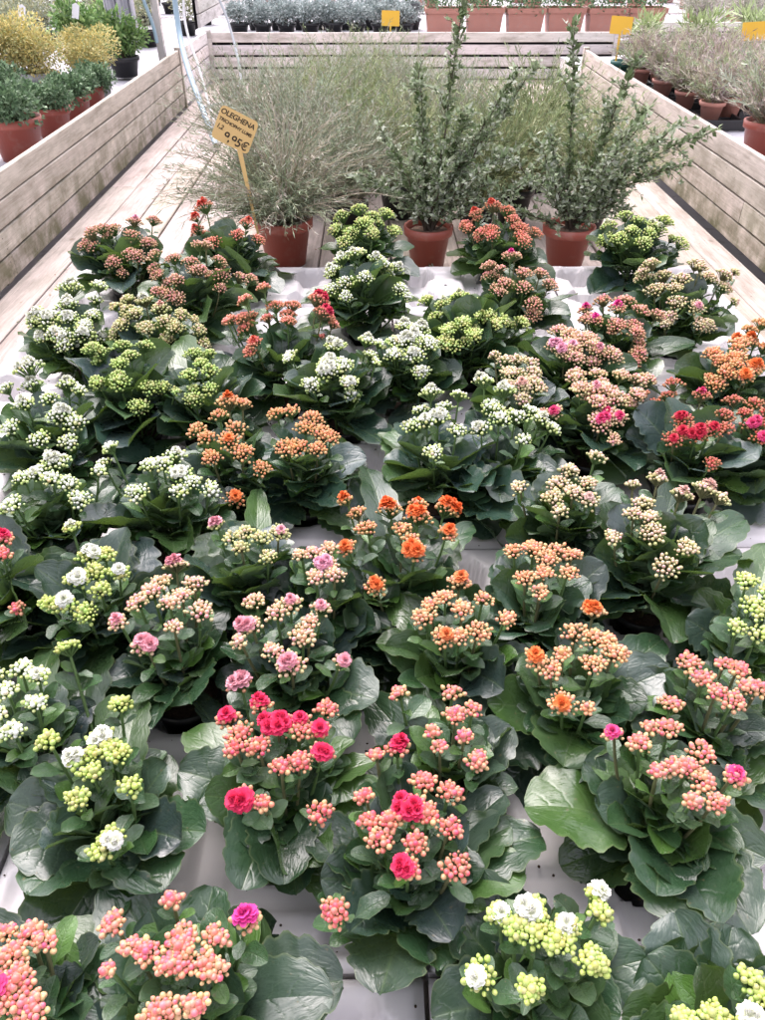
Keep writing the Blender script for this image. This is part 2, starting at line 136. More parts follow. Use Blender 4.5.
  [(0.013,0.046,0.22,1.1,0,''),(0.01,0.001,0.225,1.0,0,''),(0.055,-0.015,0.218,0.9,0,''),(0.037,-0.06,0.215,1.0,0,''),(0.042,0.034,0.219,1.0,1,''),(-0.026,0.037,0.221,1.0,0,''),(0.01,-0.037,0.222,0.9,0,'')],
  [(0.033,0.081,0.123,0.08),(-0.04,0.225,0.08,0.07),(0.027,-0.089,0.122,0.1),(0.067,0.023,0.125,0.08)]),
 ('crimson kalanchoe with a pale pink head on top, left of the front pair', 'crimson', 1.2, -0.134, 0.607,
  [(-0.071,0.146,0.167,1.1,4,'pink'),(-0.07,0.047,0.211,1.0,2,''),(-0.047,0.017,0.22,1.1,0,''),(-0.025,0.066,0.215,1.0,2,''),(0.002,0.03,0.223,1.3,6,''),(0.03,0.035,0.221,1.0,1,''),(0.067,0.065,0.208,1.0,0,''),(0.057,0.023,0.218,1.0,1,''),(0.064,-0.012,0.217,1.1,2,''),(-0.051,-0.006,0.22,0.9,0,''),(-0.02,-0.006,0.224,1.1,0,''),(0.037,-0.029,0.221,1.0,0,''),(-0.031,-0.075,0.212,1.1,3,''),(-0.006,-0.082,0.212,0.7,0,''),(0.013,-0.037,0.222,0.9,0,''),(0.064,-0.088,0.2,1.0,0,''),(0.034,0.018,0.222,0.9,0,'')],
  [(-0.134,0.023,0.113,0.11),(-0.098,-0.021,0.121,0.1),(-0.041,-0.092,0.121,0.09),(0.013,-0.128,0.115,0.1),(0.088,0.074,0.118,0.08),(0.124,0.043,0.115,0.07),(0.056,0.003,0.127,0.09),(-0.024,-0.133,0.113,0.1),(-0.146,0.111,0.095,0.08),(0.061,-0.104,0.117,0.08)]),
 ('small rose budded kalanchoe behind the front crimson one', 'rose', 1.0, 0.1, 0.636,
  [(0.005,0.009,0.225,1.0,0,''),(-0.028,-0.016,0.222,0.7,0,''),(0.014,-0.024,0.223,0.7,0,''),(0.028,-0.054,0.214,0.9,0,''),(-0.071,0.075,0.192,0.9,0,''),(0.004,0.054,0.217,0.9,0,''),(-0.02,-0.037,0.22,0.6,0,''),(0.03,0.021,0.221,0.7,0,'')],
  [(-0.075,0.043,0.121,0.09),(0.087,0.063,0.115,0.09),(0.069,-0.01,0.124,0.09),(-0.016,-0.042,0.128,0.07),(-0.096,0.156,0.07,0.08),(0.052,0.197,0.08,0.06),(-0.03,0.19,0.077,0.08)]),
 ('crimson kalanchoe with two large open heads in the centre of the front', 'crimson', 1.3, 0.044, 0.494,
  [(-0.019,0.121,0.199,1.1,2,''),(0.013,0.056,0.22,1.0,0,''),(0.045,0.043,0.219,1.1,0,''),(-0.004,0.018,0.224,1.4,5,''),(0.041,-0.008,0.222,1.1,0,''),(-0.056,0.002,0.22,0.8,0,''),(-0.042,-0.021,0.221,1.0,0,''),(-0.001,-0.028,0.224,1.0,0,''),(-0.012,-0.055,0.22,1.1,3,''),(0.045,-0.052,0.217,1.2,0,''),(-0.061,0.038,0.217,0.9,0,''),(0.015,0.009,0.225,1.0,0,''),(-0.094,-0.091,0.194,1.1,0,''),(-0.03,0.002,0.224,0.9,0,''),(-0.047,0.109,0.2,0.7,0,'')],
  [(-0.03,-0.135,0.115,0.12),(0.163,0.053,0.106,0.11),(-0.132,0.037,0.116,0.1),(-0.09,0.127,0.111,0.09),(-0.104,-0.019,0.122,0.1),(0.082,-0.01,0.125,0.08),(0.025,-0.111,0.12,0.1),(0.122,0.094,0.112,0.09),(0.131,-0.019,0.117,0.1),(-0.078,-0.078,0.121,0.09),(-0.06,-0.046,0.126,0.08)]),
 ('rose budded kalanchoe with broad grey leaves reaching forward, near the front right', 'rose', 1.3, 0.387, 0.572,
  [(-0.077,0.053,0.21,0.9,1,''),(-0.049,0.032,0.22,1.0,0,''),(-0.003,0.055,0.22,1.1,0,''),(0.02,0.108,0.204,1.0,0,''),(0.026,0.013,0.224,1.1,0,''),(-0.017,-0.008,0.224,0.9,0,''),(0.014,-0.028,0.223,1.0,0,''),(0.059,-0.02,0.219,1.0,1,''),(0.023,-0.056,0.219,0.9,0,''),(0.001,-0.009,0.225,0.9,0,''),(-0.039,-0.014,0.222,0.7,0,''),(-0.006,-0.054,0.22,0.8,0,''),(-0.029,0.056,0.219,0.7,0,'')],
  [(-0.181,0.006,0.103,0.15),(-0.09,0.062,0.121,0.12),(-0.006,-0.151,0.112,0.15),(0.047,-0.155,0.109,0.12),(-0.032,0.003,0.129,0.08),(0.019,-0.066,0.127,0.1),(0.178,0.128,0.084,0.09),(-0.043,-0.112,0.119,0.1),(0.037,0.194,0.096,0.08),(0.094,-0.076,0.119,0.1),(-0.09,0.007,0.124,0.1)]),
 ('rose budded kalanchoe with arching stems at the right edge behind the broad leaved one', 'rose', 1.1, 0.491, 0.708,
  [(-0.043,0.031,0.219,1.0,0,''),(-0.035,0.0,0.222,1.0,0,''),(0.021,0.013,0.224,1.0,0,''),(0.023,-0.019,0.223,0.9,0,''),(-0.006,-0.042,0.221,1.0,0,''),(0.041,-0.02,0.22,0.9,0,''),(-0.024,-0.026,0.222,0.8,0,''),(0.003,0.022,0.224,0.8,0,'')],
  [(-0.08,0.081,0.116,0.1),(0.066,-0.037,0.124,0.08),(-0.043,0.054,0.125,0.07),(0.135,0.189,0.088,0.08)]),
 ('white kalanchoe with lime buds and four white rosettes at the front edge', 'whiteo', 1.2, 0.177, 0.363,
  [(-0.012,0.029,0.223,1.2,3,''),(-0.049,0.027,0.219,1.0,1,''),(0.022,0.01,0.224,1.1,2,''),(-0.011,0.005,0.225,1.2,0,''),(0.064,0.05,0.212,1.0,2,''),(0.063,0.029,0.216,1.0,0,''),(-0.076,-0.032,0.212,1.2,1,''),(-0.027,-0.047,0.219,1.0,0,''),(0.043,-0.023,0.221,1.2,0,''),(0.01,-0.005,0.225,1.0,0,''),(-0.034,0.011,0.223,1.1,0,'')],
  [(-0.113,0.106,0.107,0.1),(-0.111,-0.03,0.118,0.1),(0.12,0.013,0.117,0.09),(0.073,-0.034,0.125,0.12),(0.016,-0.045,0.128,0.1),(-0.051,0.113,0.116,0.08),(-0.018,0.015,0.13,0.08)]),
 ('white kalanchoe with green buds cut by the front right corner', 'whiteo', 1.2, 0.358, 0.304,
  [(-0.035,-0.013,0.222,1.0,0,''),(0.016,0.014,0.224,1.1,0,''),(-0.064,-0.016,0.217,1.0,0,''),(0.0,-0.02,0.224,1.1,2,''),(-0.021,-0.032,0.222,1.0,0,''),(0.023,-0.004,0.224,1.0,0,'')],
  [(-0.05,0.075,0.123,0.12),(0.001,0.09,0.123,0.12),(-0.089,0.015,0.123,0.1),(0.062,0.097,0.118,0.1)]),
 ('rose budded kalanchoe with one magenta bloom on a tall stem, at the front left', 'rose', 1.3, -0.218, 0.348,
  [(-0.006,0.061,0.219,0.8,0,''),(-0.067,0.038,0.215,1.1,0,''),(-0.021,0.006,0.224,1.1,0,''),(0.014,0.02,0.224,1.1,0,''),(0.048,0.021,0.221,1.0,0,''),(0.017,-0.006,0.224,1.1,0,''),(0.078,0.042,0.212,1.1,2,'mag'),(0.051,-0.011,0.221,1.0,0,''),(-0.056,-0.011,0.22,0.6,0,''),(0.01,-0.048,0.221,1.2,0,''),(-0.002,-0.058,0.22,1.1,0,''),(0.038,-0.044,0.22,1.0,0,''),(-0.038,0.011,0.222,0.8,0,''),(0.012,0.01,0.225,1.0,0,''),(0.042,-0.004,0.222,0.8,0,''),(0.003,-0.009,0.225,0.8,0,'')],
  [(0.168,0.016,0.107,0.12),(-0.133,0.0,0.117,0.12),(0.014,0.111,0.121,0.1),(-0.114,0.126,0.107,0.1),(0.063,-0.016,0.127,0.1),(0.153,-0.006,0.112,0.1),(0.0,-0.052,0.128,0.12),(-0.162,0.08,0.103,0.08)]),
 ('rose budded kalanchoe cut by the front left corner', 'rose', 1.1, -0.39, 0.335,
  [(0.025,0.041,0.22,1.1,0,''),(0.015,0.015,0.224,1.1,0,''),(0.03,-0.006,0.223,1.0,0,''),(0.036,-0.024,0.221,1.2,0,''),(0.015,-0.013,0.224,1.1,1,''),(0.012,-0.03,0.223,1.0,0,''),(0.043,0.031,0.219,0.8,0,''),(-0.001,0.04,0.221,0.8,0,''),(0.05,-0.033,0.217,1.0,0,'')],
  [(0.039,-0.011,0.128,0.09),(0.03,0.049,0.127,0.08),(-0.016,-0.02,0.129,0.1)]),
 ('dark pink kalanchoe at the left edge between two white ones, mostly out of view', 'crimson', 1.0, -0.664, 1.001,
  [(0.022,0.029,0.221,1.0,2,''),(-0.009,0.046,0.219,1.0,1,''),(0.022,-0.013,0.223,1.0,0,''),(0.036,-0.015,0.221,0.8,0,''),(0.079,-0.097,0.171,0.6,0,'')],
  [(0.04,-0.009,0.128,0.09),(0.001,0.177,0.088,0.1)]),
]
import bpy, math, random
import numpy as np
from mathutils import Vector, Matrix

R = math.radians
PI = math.pi
S = bpy.context.scene
COL = S.collection

# ------------------------------------------------------------------ helpers
class Acc:
    """collects vertices, faces, corner uvs and vertex colours for ONE mesh"""
    def __init__(self):
        self.v = []; self.f = []; self.c = []; self.uv = []; self.mi = []; self.n = 0
    def add(self, V, F, col=(1, 1, 1), uv=None, mi=0):
        V = np.asarray(V, float); F = np.asarray(F, int)
        m = len(V)
        col = np.asarray(col, float)
        if col.ndim == 1: col = np.tile(col, (m, 1))
        if uv is None: uv = np.zeros((m, 2))
        self.v.append(V); self.c.append(col); self.uv.append(np.asarray(uv, float))
        self.f.append((F + self.n, mi)); self.n += m
    def build(self, name, mats, parent=None, smooth=True, link=True):
        me = bpy.data.meshes.new(name)
        V = np.concatenate(self.v); C = np.concatenate(self.c); U = np.concatenate(self.uv)
        loops = np.concatenate([f.ravel() for f, _ in self.f])
        tot = np.concatenate([np.full(len(f), f.shape[1]) for f, _ in self.f])
        mi = np.concatenate([np.full(len(f), k) for f, k in self.f])
        st = np.concatenate([[0], np.cumsum(tot)[:-1]])
        me.vertices.add(len(V)); me.vertices.foreach_set('co', V.ravel())
        me.loops.add(len(loops)); me.loops.foreach_set('vertex_index', loops.astype(np.int32))
        me.polygons.add(len(tot))
        me.polygons.foreach_set('loop_start', st.astype(np.int32))
        me.polygons.foreach_set('loop_total', tot.astype(np.int32))
        me.polygons.foreach_set('material_index', mi.astype(np.int32))
        me.polygons.foreach_set('use_smooth', np.full(len(tot), smooth))
        me.update(calc_edges=True)
        ca = me.color_attributes.new('Col', 'FLOAT_COLOR', 'POINT')
        ca.data.foreach_set('color', np.concatenate([C, np.ones((len(C), 1))], 1).ravel())
        ul = me.uv_layers.new(name='UVMap')
        ul.data.foreach_set('uv', U[loops].ravel())
        me.validate()
        for m in (mats if isinstance(mats, (list, tuple)) else [mats]): me.materials.append(m)
        return link_mesh(name, me, parent) if link else me

def link_mesh(name, me, parent=None):
    o = bpy.data.objects.new(name, me); COL.objects.link(o)
    if parent is not None: o.parent = parent
    return o

def thing(name, label, cat, loc=(0, 0, 0), rz=0.0, group=None):
    o = bpy.data.objects.new(name, None); COL.objects.link(o)
    o.empty_display_size = .05
    o.location = loc; o.rotation_euler = (0, 0, rz)
    o['label'] = label; o['category'] = cat
    if group: o['group'] = group
    return o

def tag(o, label, cat, group=None):
    o['label'] = label; o['category'] = cat
    if group: o['group'] = group
    return o

def copy_tree(root, loc, rz, label, group=None, scale=1.0):
    r = root.copy(); COL.objects.link(r)
    r.location = loc; r.rotation_euler = (0, 0, rz); r.scale = (scale,) * 3
    r['label'] = label
    if group: r['group'] = group
    for ch in list(root.children):
        c = ch.copy(); COL.objects.link(c); c.parent = r
        for g in list(ch.children):
            d = g.copy(); COL.objects.link(d); d.parent = c
    return r

def quadgrid(nu, nv):
    """faces of an (nv+1) x (nu+1) vertex grid, row-major along v"""
    i, j = np.meshgrid(np.arange(nv), np.arange(nu), indexing='ij')
    a = (i * (nu + 1) + j).ravel()
    return np.stack([a, a + 1, a + nu + 2, a + nu + 1], 1)

def ring_faces(nseg, nring):
    i, j = np.meshgrid(np.arange(nring - 1), np.arange(nseg), indexing='ij')
    a = (i * nseg + j).ravel(); b = (i * nseg + (j + 1) % nseg).ravel()
    return np.stack([a, b, b + nseg, a + nseg], 1)

def lathe(prof, seg=32):
    prof = np.asarray(prof, float)
    a = np.linspace(0, 2 * PI, seg, endpoint=False)
    V = np.concatenate([np.stack([r * np.cos(a), r * np.sin(a), np.full(seg, z)], 1) for r, z in prof])
    return V, ring_faces(seg, len(prof))

def tube(P, rad, seg=5):
    P = np.asarray(P, float); n = len(P)
    rad = np.broadcast_to(np.asarray(rad, float), (n,))
    T = np.gradient(P, axis=0); T /= np.linalg.norm(T, axis=1)[:, None] + 1e-9
    up = np.array([0, 0, 1.0]) if abs(T[:, 2]).mean() < .8 else np.array([1.0, 0, 0])
    A = np.cross(T, up); A /= np.linalg.norm(A, axis=1)[:, None] + 1e-9
    B = np.cross(T, A)
    a = np.linspace(0, 2 * PI, seg, endpoint=False)
    V = (P[:, None] + rad[:, None, None] * (np.cos(a)[None, :, None] * A[:, None] + np.sin(a)[None, :, None] * B[:, None])).reshape(-1, 3)
    return V, ring_faces(seg, n)

def bez(a, b, c, n=7):
    t = np.linspace(0, 1, n)[:, None]
    a, b, c = map(np.asarray, (a, b, c))
    return (1 - t) ** 2 * a + 2 * t * (1 - t) * b + t * t * c

def bezn(P, n=24):
    """smooth curve through points"""
    P = np.asarray(P, float); k = len(P)
    out = []
    for i in range(k - 1):
        p0 = P[max(i - 1, 0)]; p1 = P[i]; p2 = P[i + 1]; p3 = P[min(i + 2, k - 1)]
        for t in np.linspace(0, 1, max(2, n // (k - 1)), endpoint=(i == k - 2)):
            out.append(.5 * ((2 * p1) + (-p0 + p2) * t + (2 * p0 - 5 * p1 + 4 * p2 - p3) * t * t + (-p0 + 3 * p1 - 3 * p2 + p3) * t ** 3))
    return np.array(out)

def frame(d, up=(0, 0, 1)):
    """matrix whose columns are side, forward(d), normal"""
    d = np.asarray(d, float); d = d / (np.linalg.norm(d) + 1e-9)
    up = np.asarray(up, float)
    s = np.cross(d, up)
    if np.linalg.norm(s) < 1e-3: s = np.cross(d, (1, 0, .1))
    s /= np.linalg.norm(s)
    n = np.cross(s, d)
    return np.stack([s, d, n], 1)

def board(acc, x0, x1, y0, y1, z0, z1, axis, rng, mi=0, bev=.003):
    """a sawn board with chamfered long edges, slight bow, uv in metres along / across"""
    nseg = max(2, int((x1 - x0 if axis == 0 else y1 - y0) / .35))
    if axis == 0: L0, L1, A0, A1 = x0, x1, y0, y1
    else: L0, L1, A0, A1 = y0, y1, x0, x1
    b = bev
    sec = [(A0 + b, z0), (A1 - b, z0), (A1, z0 + b), (A1, z1 - b), (A1 - b, z1), (A0 + b, z1), (A0, z1 - b), (A0, z0 + b)]
    ns = len(sec)
    ph, ph2 = rng.uniform(0, 6), rng.uniform(0, 6)
    V = []; U = []
    per = np.cumsum([0] + [math.dist(sec[i], sec[(i + 1) % ns]) for i in range(ns - 1)])
    ou, ov = rng.uniform(0, 50), rng.uniform(0, 50)
    tint = rng.uniform(.86, 1.08)
    for i in range(nseg + 1):
        t = i / nseg; L = L0 + (L1 - L0) * t
        wa = .0012 * math.sin(t * 7 + ph); wz = .0012 * math.sin(t * 5 + ph2)
        for k, (a, z) in enumerate(sec):
            V.append((L, a + wa, z + wz) if axis == 0 else (a + wa, L, z + wz))
            U.append((L + ou, per[k] + ov))
    F = ring_faces(ns, nseg + 1)
    acc.add(V, F, (tint, tint * rng.uniform(.97, 1.02), tint * rng.uniform(.95, 1.03)), U, mi)
    e = (nseg) * ns
    acc.add(V[:ns], [list(range(ns))], (tint * .8,) * 3, U[:ns], mi)
    acc.add(V[e:], [list(range(ns - 1, -1, -1))], (tint * .8,) * 3, U[e:], mi)

# ------------------------------------------------------------------ materials
def mat(name):
    m = bpy.data.materials.new(name); m.use_nodes = True
    nt = m.node_tree; nt.nodes.clear()
    out = nt.nodes.new('ShaderNodeOutputMaterial'); bs = nt.nodes.new('ShaderNodeBsdfPrincipled')
    nt.links.new(bs.outputs[0], out.inputs[0])
    return m, nt, bs
class G:
    def __init__(s, nt): s.nt = nt
    def n(s, typ, ins=None, **kw):
        nd = s.nt.nodes.new(typ)
        for k, v in kw.items(): setattr(nd, k, v)
        for k, v in (ins or {}).items(): s.set(nd.inputs[k], v)
        return nd
    def set(s, sock, v):
        if isinstance(v, bpy.types.NodeSocket): s.nt.links.new(v, sock)
        else: sock.default_value = v
    def m(s, op, a, b=0.0, c=0.0, clamp=False):
        nd = s.nt.nodes.new('ShaderNodeMath'); nd.operation = op; nd.use_clamp = clamp
        s.set(nd.inputs[0], a); s.set(nd.inputs[1], b); s.set(nd.inputs[2], c)
        return nd.outputs[0]
    def mix(s, f, a, b, mode='MIX'):
        nd = s.nt.nodes.new('ShaderNodeMix'); nd.data_type = 'RGBA'; nd.blend_type = mode
        s.set(nd.inputs[0], f); s.set(nd.inputs[6], a); s.set(nd.inputs[7], b)
        return nd.outputs[2]
    def noise(s, vec, scale, detail=3.0, rough=.55):
        nd = s.n('ShaderNodeTexNoise', {'Scale': scale, 'Detail': detail, 'Roughness': rough})
        if vec is not None: s.set(nd.inputs['Vector'], vec)
        return nd.outputs[0]
    def ramp(s, f, stops):
        nd = s.nt.nodes.new('ShaderNodeValToRGB'); cr = nd.color_ramp
        while len(cr.elements) < len(stops): cr.elements.new(.5)
        for e, (p, c) in zip(cr.elements, stops):
            e.position = p; e.color = (c if len(c) == 4 else (*c, 1))
        s.set(nd.inputs[0], f); return nd.outputs[0]
    def bump(s, h, strength, dist):
        nd = s.n('ShaderNodeBump', {'Strength': strength, 'Distance': dist, 'Height': h}); return nd.outputs[0]
    def maprange(s, v, a, b, c=0.0, d=1.0):
        nd = s.n('ShaderNodeMapRange', {0: v, 1: a, 2: b, 3: c, 4: d}); return nd.outputs[0]

def mat_leaf():
    m, nt, bs = mat('leaf'); g = G(nt)
    uv = g.n('ShaderNodeUVMap').outputs[0]
    sp = g.n('ShaderNodeSeparateXYZ', {0: uv})
    u = sp.outputs[0]; v = sp.outputs[1]       # u -1..1 across, v 0..1 along (+ integer leaf offset)
    au = g.m('ABSOLUTE', u)
    vf = g.m('FRACT', v)
    col = g.n('ShaderNodeAttribute', attribute_name='Col').outputs[0]
    tc = g.n('ShaderNodeTexCoord').outputs[3]
    # lateral veins
    ph = g.m('MULTIPLY', g.m('SUBTRACT', vf, g.m('MULTIPLY', au, .22)), 44.0)
    wob = g.m('MULTIPLY', g.noise(uv, 5.0, 2), 3.0)
    vein = g.m('POWER', g.m('MULTIPLY_ADD', g.m('COSINE', g.m('ADD', ph, wob)), .5, .5), 14.0)
    vein = g.m('MULTIPLY', vein, g.m('SUBTRACT', 1.0, au, clamp=True))
    mid = g.m('POWER', g.m('SUBTRACT', 1.0, au, clamp=True), 26.0)
    vv = g.m('MAXIMUM', g.m('MULTIPLY', vein, .22), mid)
    n1 = g.noise(tc, 28.0, 4, .6); n2 = g.noise(tc, 9.0, 2)
    base = g.mix(g.maprange(n1, .3, .75, 0, 1), g.mix(1.0, col, (.78, .82, .80, 1), 'MULTIPLY'), g.mix(1.0, col, (1.2, 1.13, 1.12, 1), 'MULTIPLY'))
    base = g.mix(g.m('MULTIPLY', g.maprange(n2, .50, .72), .22), base, (.085, .125, .12, 1))    # waxy bloom in patches
    base = g.mix(g.m('MULTIPLY', vv, .38), base, (.14, .21, .09, 1))
    edge = g.maprange(au, .93, 1.0)
    base = g.mix(g.m('MULTIPLY', edge, .45), base, (.16, .20, .09, 1))
    geo = g.n('ShaderNodeNewGeometry')
    base = g.mix(g.m('MULTIPLY', geo.outputs['Backfacing'], .55), base, (.13, .20, .10, 1))
    spot = g.maprange(g.noise(tc, 130.0, 2), .70, .74)
    base = g.mix(g.m('MULTIPLY', spot, .55), base, (.16, .13, .07, 1))
    g.set(bs.inputs['Base Color'], base)
    g.set(bs.inputs['Roughness'], g.maprange(n1, .3, .7, .19, .38))
    bs.inputs['Specular IOR Level'].default_value = .8
    quilt = g.m('MULTIPLY', g.noise(uv, 9.0, 2), .6)
    h = g.m('SUBTRACT', g.m('ADD', quilt, g.m('MULTIPLY', n1, .25)), g.m('ADD', g.m('MULTIPLY', vein, .3), g.m('MULTIPLY', mid, .5)))
    g.set(bs.inputs['Normal'], g.bump(h, .32, .005))
    tr = g.n('ShaderNodeBsdfTranslucent', {'Color': (.20, .34, .05, 1)})
    mx = g.n('ShaderNodeMixShader', {0: .12, 1: bs.outputs[0], 2: tr.outputs[0]})
    out = [n for n in nt.nodes if n.type == 'OUTPUT_MATERIAL'][0]
    nt.links.new(mx.outputs[0], out.inputs[0])
    return m

def mat_col(name, rough=.5, spec=.4, trans=0.0, tcol=None, noise=.0, bump=0.0, nscale=200.):
    """surface whose colour is in the Col attribute, with a little noise"""
    m, nt, bs = mat(name); g = G(nt)
    col = g.n('ShaderNodeAttribute', attribute_name='Col').outputs[0]
    tc = g.n('ShaderNodeTexCoord').outputs[3]
    n1 = g.noise(tc, nscale, 2)
    c = col
    if noise:
        k = g.maprange(n1, .3, .7, 1 - noise, 1 + noise)
        c = g.mix(1.0, col, g.n('ShaderNodeCombineColor', {0: k, 1: k, 2: k}).outputs[0], 'MULTIPLY')
    g.set(bs.inputs['Base Color'], c)
    bs.inputs['Roughness'].default_value = rough
    bs.inputs['Specular IOR Level'].default_value = spec
    if bump: g.set(bs.inputs['Normal'], g.bump(n1, bump, .002))
    if trans:
        tr = g.n('ShaderNodeBsdfTranslucent', {'Color': tcol if tcol else c})
        if not tcol: g.set(tr.inputs[0], c)
        mx = g.n('ShaderNodeMixShader', {0: trans, 1: bs.outputs[0], 2: tr.outputs[0]})
        out = [n for n in nt.nodes if n.type == 'OUTPUT_MATERIAL'][0]
        nt.links.new(mx.outputs[0], out.inputs[0])
    return m

def mat_wood(name, base=(.50, .425, .375), dark=(.27, .215, .18), algae=.0, wall=False):
    m, nt, bs = mat(name); g = G(nt)
    uv = g.n('ShaderNodeUVMap').outputs[0]
    col = g.n('ShaderNodeAttribute', attribute_name='Col').outputs[0]
    tc = g.n('ShaderNodeTexCoord').outputs[3]
    geo = g.n('ShaderNodeNewGeometry')
    mp = g.n('ShaderNodeMapping', {'Vector': uv, 'Scale': (1.2, 26, 1)}).outputs[0]
    warp = g.noise(mp, 1.3, 3)
    mp2 = g.n('ShaderNodeVectorMath', {0: mp, 1: g.n('ShaderNodeCombineXYZ', {0: 0.0, 1: g.m('MULTIPLY', warp, 2.2), 2: 0.0}).outputs[0]}).outputs[0]
    grain = g.noise(mp2, 3.0, 6, .62)
    fine = g.noise(g.n('ShaderNodeMapping', {'Vector': uv, 'Scale': (6, 260, 1)}).outputs[0], 2.0, 3)
    blot = g.noise(g.n('ShaderNodeMapping', {'Vector': uv, 'Scale': (1.6, 5, 1)}).outputs[0], 2.2, 4, .6)
    f = g.m('MULTIPLY_ADD', fine, .35, g.m('MULTIPLY', grain, .75))
    c = g.ramp(f, [(.30, dark), (.47, tuple(.55 * a + .45 * b for a, b in zip(dark, base))), (.60, base), (.8, tuple(min(1, 1.18 * b) for b in base))])
    c = g.mix(g.m('MULTIPLY', g.maprange(blot, .48, .68), .62), c, (.27, .235, .19, 1))
    c = g.mix(g.m('MULTIPLY', g.maprange(blot, .48, .30), .30), c, (.66, .58, .54, 1))
    # knots
    vo = g.n('ShaderNodeTexVoronoi', {'Vector': g.n('ShaderNodeMapping', {'Vector': uv, 'Scale': (1, 1.6, 1)}).outputs[0], 'Scale': 3.2})
    kn = g.maprange(vo.outputs[0], .085, .03)
    c = g.mix(g.m('MULTIPLY', kn, .55), c, (.15, .10, .075, 1))
    c = g.mix(1.0, c, col, 'MULTIPLY')
    if algae:
        z = g.n('ShaderNodeSeparateXYZ', {0: geo.outputs['Position']}).outputs[2]
        zz = g.maprange(z, .98, .62)
        al = g.m('MULTIPLY', g.m('MULTIPLY', zz, g.maprange(g.noise(geo.outputs['Position'], 7.0, 5, .65), .35, .62)), algae)
        c = g.mix(al, c, (.115, .115, .055, 1))
    # dirt specks
    sp = g.maprange(g.noise(tc, 75.0, 2), .69, .74)
    c = g.mix(g.m('MULTIPLY', sp, .6), c, (.07, .05, .04, 1))
    g.set(bs.inputs['Base Color'], c)
    bs.inputs['Roughness'].default_value = .78
    bs.inputs['Specular IOR Level'].default_value = .3
    g.set(bs.inputs['Normal'], g.bump(f, .5, .004))
    return m

def mat_plain(name, c, rough=.5, spec=.5, noise=.12, nscale=30., bump=.1, dirt=0.0, dirtc=(.12, .09, .07, 1), dscale=60., d0=.62, metallic=0.0):
    m, nt, bs = mat(name); g = G(nt)
    tc = g.n('ShaderNodeTexCoord').outputs[3]
    n1 = g.noise(tc, nscale, 4, .6)
    base = g.mix(n1, tuple(x * (1 - noise) for x in c) + (1,), tuple(min(1, x * (1 + noise)) for x in c) + (1,))
    if dirt:
        d = g.maprange(g.noise(tc, dscale, 5, .68), d0, d0 + .1)
        base = g.mix(g.m('MULTIPLY', d, dirt), base, dirtc)
    g.set(bs.inputs['Base Color'], base)
    g.set(bs.inputs['Roughness'], g.maprange(n1, .3, .7, max(.05, rough - .08), min(1, rough + .08)))
    bs.inputs['Specular IOR Level'].default_value = spec
    bs.inputs['Metallic'].default_value = metallic
    if bump: g.set(bs.inputs['Normal'], g.bump(n1, bump, .003))
    return m

M_LEAF = mat_leaf()
M_BUD = mat_col('bud', .42, .45, .10, None, .10, .0)
M_PETAL = mat_col('petal', .62, .25, .25, None, .08)
M_STEM = mat_col('stem', .45, .4, 0, None, .12)
M_SHRUB = mat_col('shrub_leaf', .6, .3, .2, None, .15)
M_TWIG = mat_col('twig', .8, .2, 0, None, .2)
M_WOODY = mat_wood('deck_wood', base=(.56, .48, .43), dark=(.31, .26, .22))
M_WALL = mat_wood('side_board_wood', base=(.64, .58, .52), dark=(.37, .32, .27), algae=.95, wall=True)
M_TRAY = mat_plain('tray_plastic', (.66, .63, .635), .42, .45, .07, 9., .05, .6, (.10, .075, .06, 1), 42., .66)
M_POT = mat_plain('black_plastic', (.018, .018, .02), .42, .5, .2, 30., .05, .3, (.10, .08, .06, 1), 30., .6)
M_TERRA = mat_plain('terracotta_plastic', (.35, .088, .06), .42, .45, .12, 18., .06, .3, (.42, .25, .2, 1), 12., .55)
M_TERRAP = mat_plain('pale_terracotta', (.56, .26, .20), .5, .4, .12, 14., .06, .3, (.5, .33, .28, 1), 12., .55)
M_SOIL = mat_plain('soil', (.055, .036, .026), .95, .1, .6, 180., 1.0, .6, (.16, .10, .07, 1), 140., .55)
M_MULCH = mat_plain('dry_mulch', (.21, .145, .11), .95, .1, .5, 90., 1.0, .7, (.07, .045, .035, 1), 70., .55)
M_SCREW = mat_plain('rusty_screw', (.10, .07, .06), .5, .5, .2)
M_SHADE = mat_plain('painted_shade', (.012, .011, .012), .8, .2, .3)  # near-black colour painting the shade in board gaps and tray holes
M_GREY = mat_plain('grey_matting', (.50, .49, .52), .8, .2, .12, 6., .2, .4, (.25, .23, .22, 1), 14., .58)
M_GREYPOT = mat_plain('grey_plastic', (.32, .33, .33), .5, .4, .1, 20., .05)
M_YELLOW = mat_plain('yellow_card', (.80, .47, .05), .55, .35, .05, 20., .03)
M_SIGN = mat_plain('ochre_card', (.70, .47, .19), .5, .4, .06, 25., .03)
M_INK = mat_plain('black_ink', (.02, .015, .012), .6, .3, .0)
M_HOSE = mat_plain('blue_hose', (.30, .42, .50), .35, .5, .06, 20., .03)
M_HOSEG = mat_plain('grey_hose', (.42, .45, .47), .4, .5, .06, 20., .03)
M_WHITE = mat_plain('white_plastic', (.74, .73, .75), .5, .4, .05, 20., .05)
M_CLOTH = mat_plain('pale_fleece', (.62, .60, .66), .9, .2, .1, 12., .3)
M_GROUND = mat_plain('ground', (.72, .70, .70), .9, .2, .15, 2., .3, .5, (.34, .31, .28, 1), 5., .55)  # base colour brightened to stand in for haze in the distance

# ------------------------------------------------------------------ ground and bench
rng = random.Random(4)
nr = np.random.RandomState(4)
DECK = .60

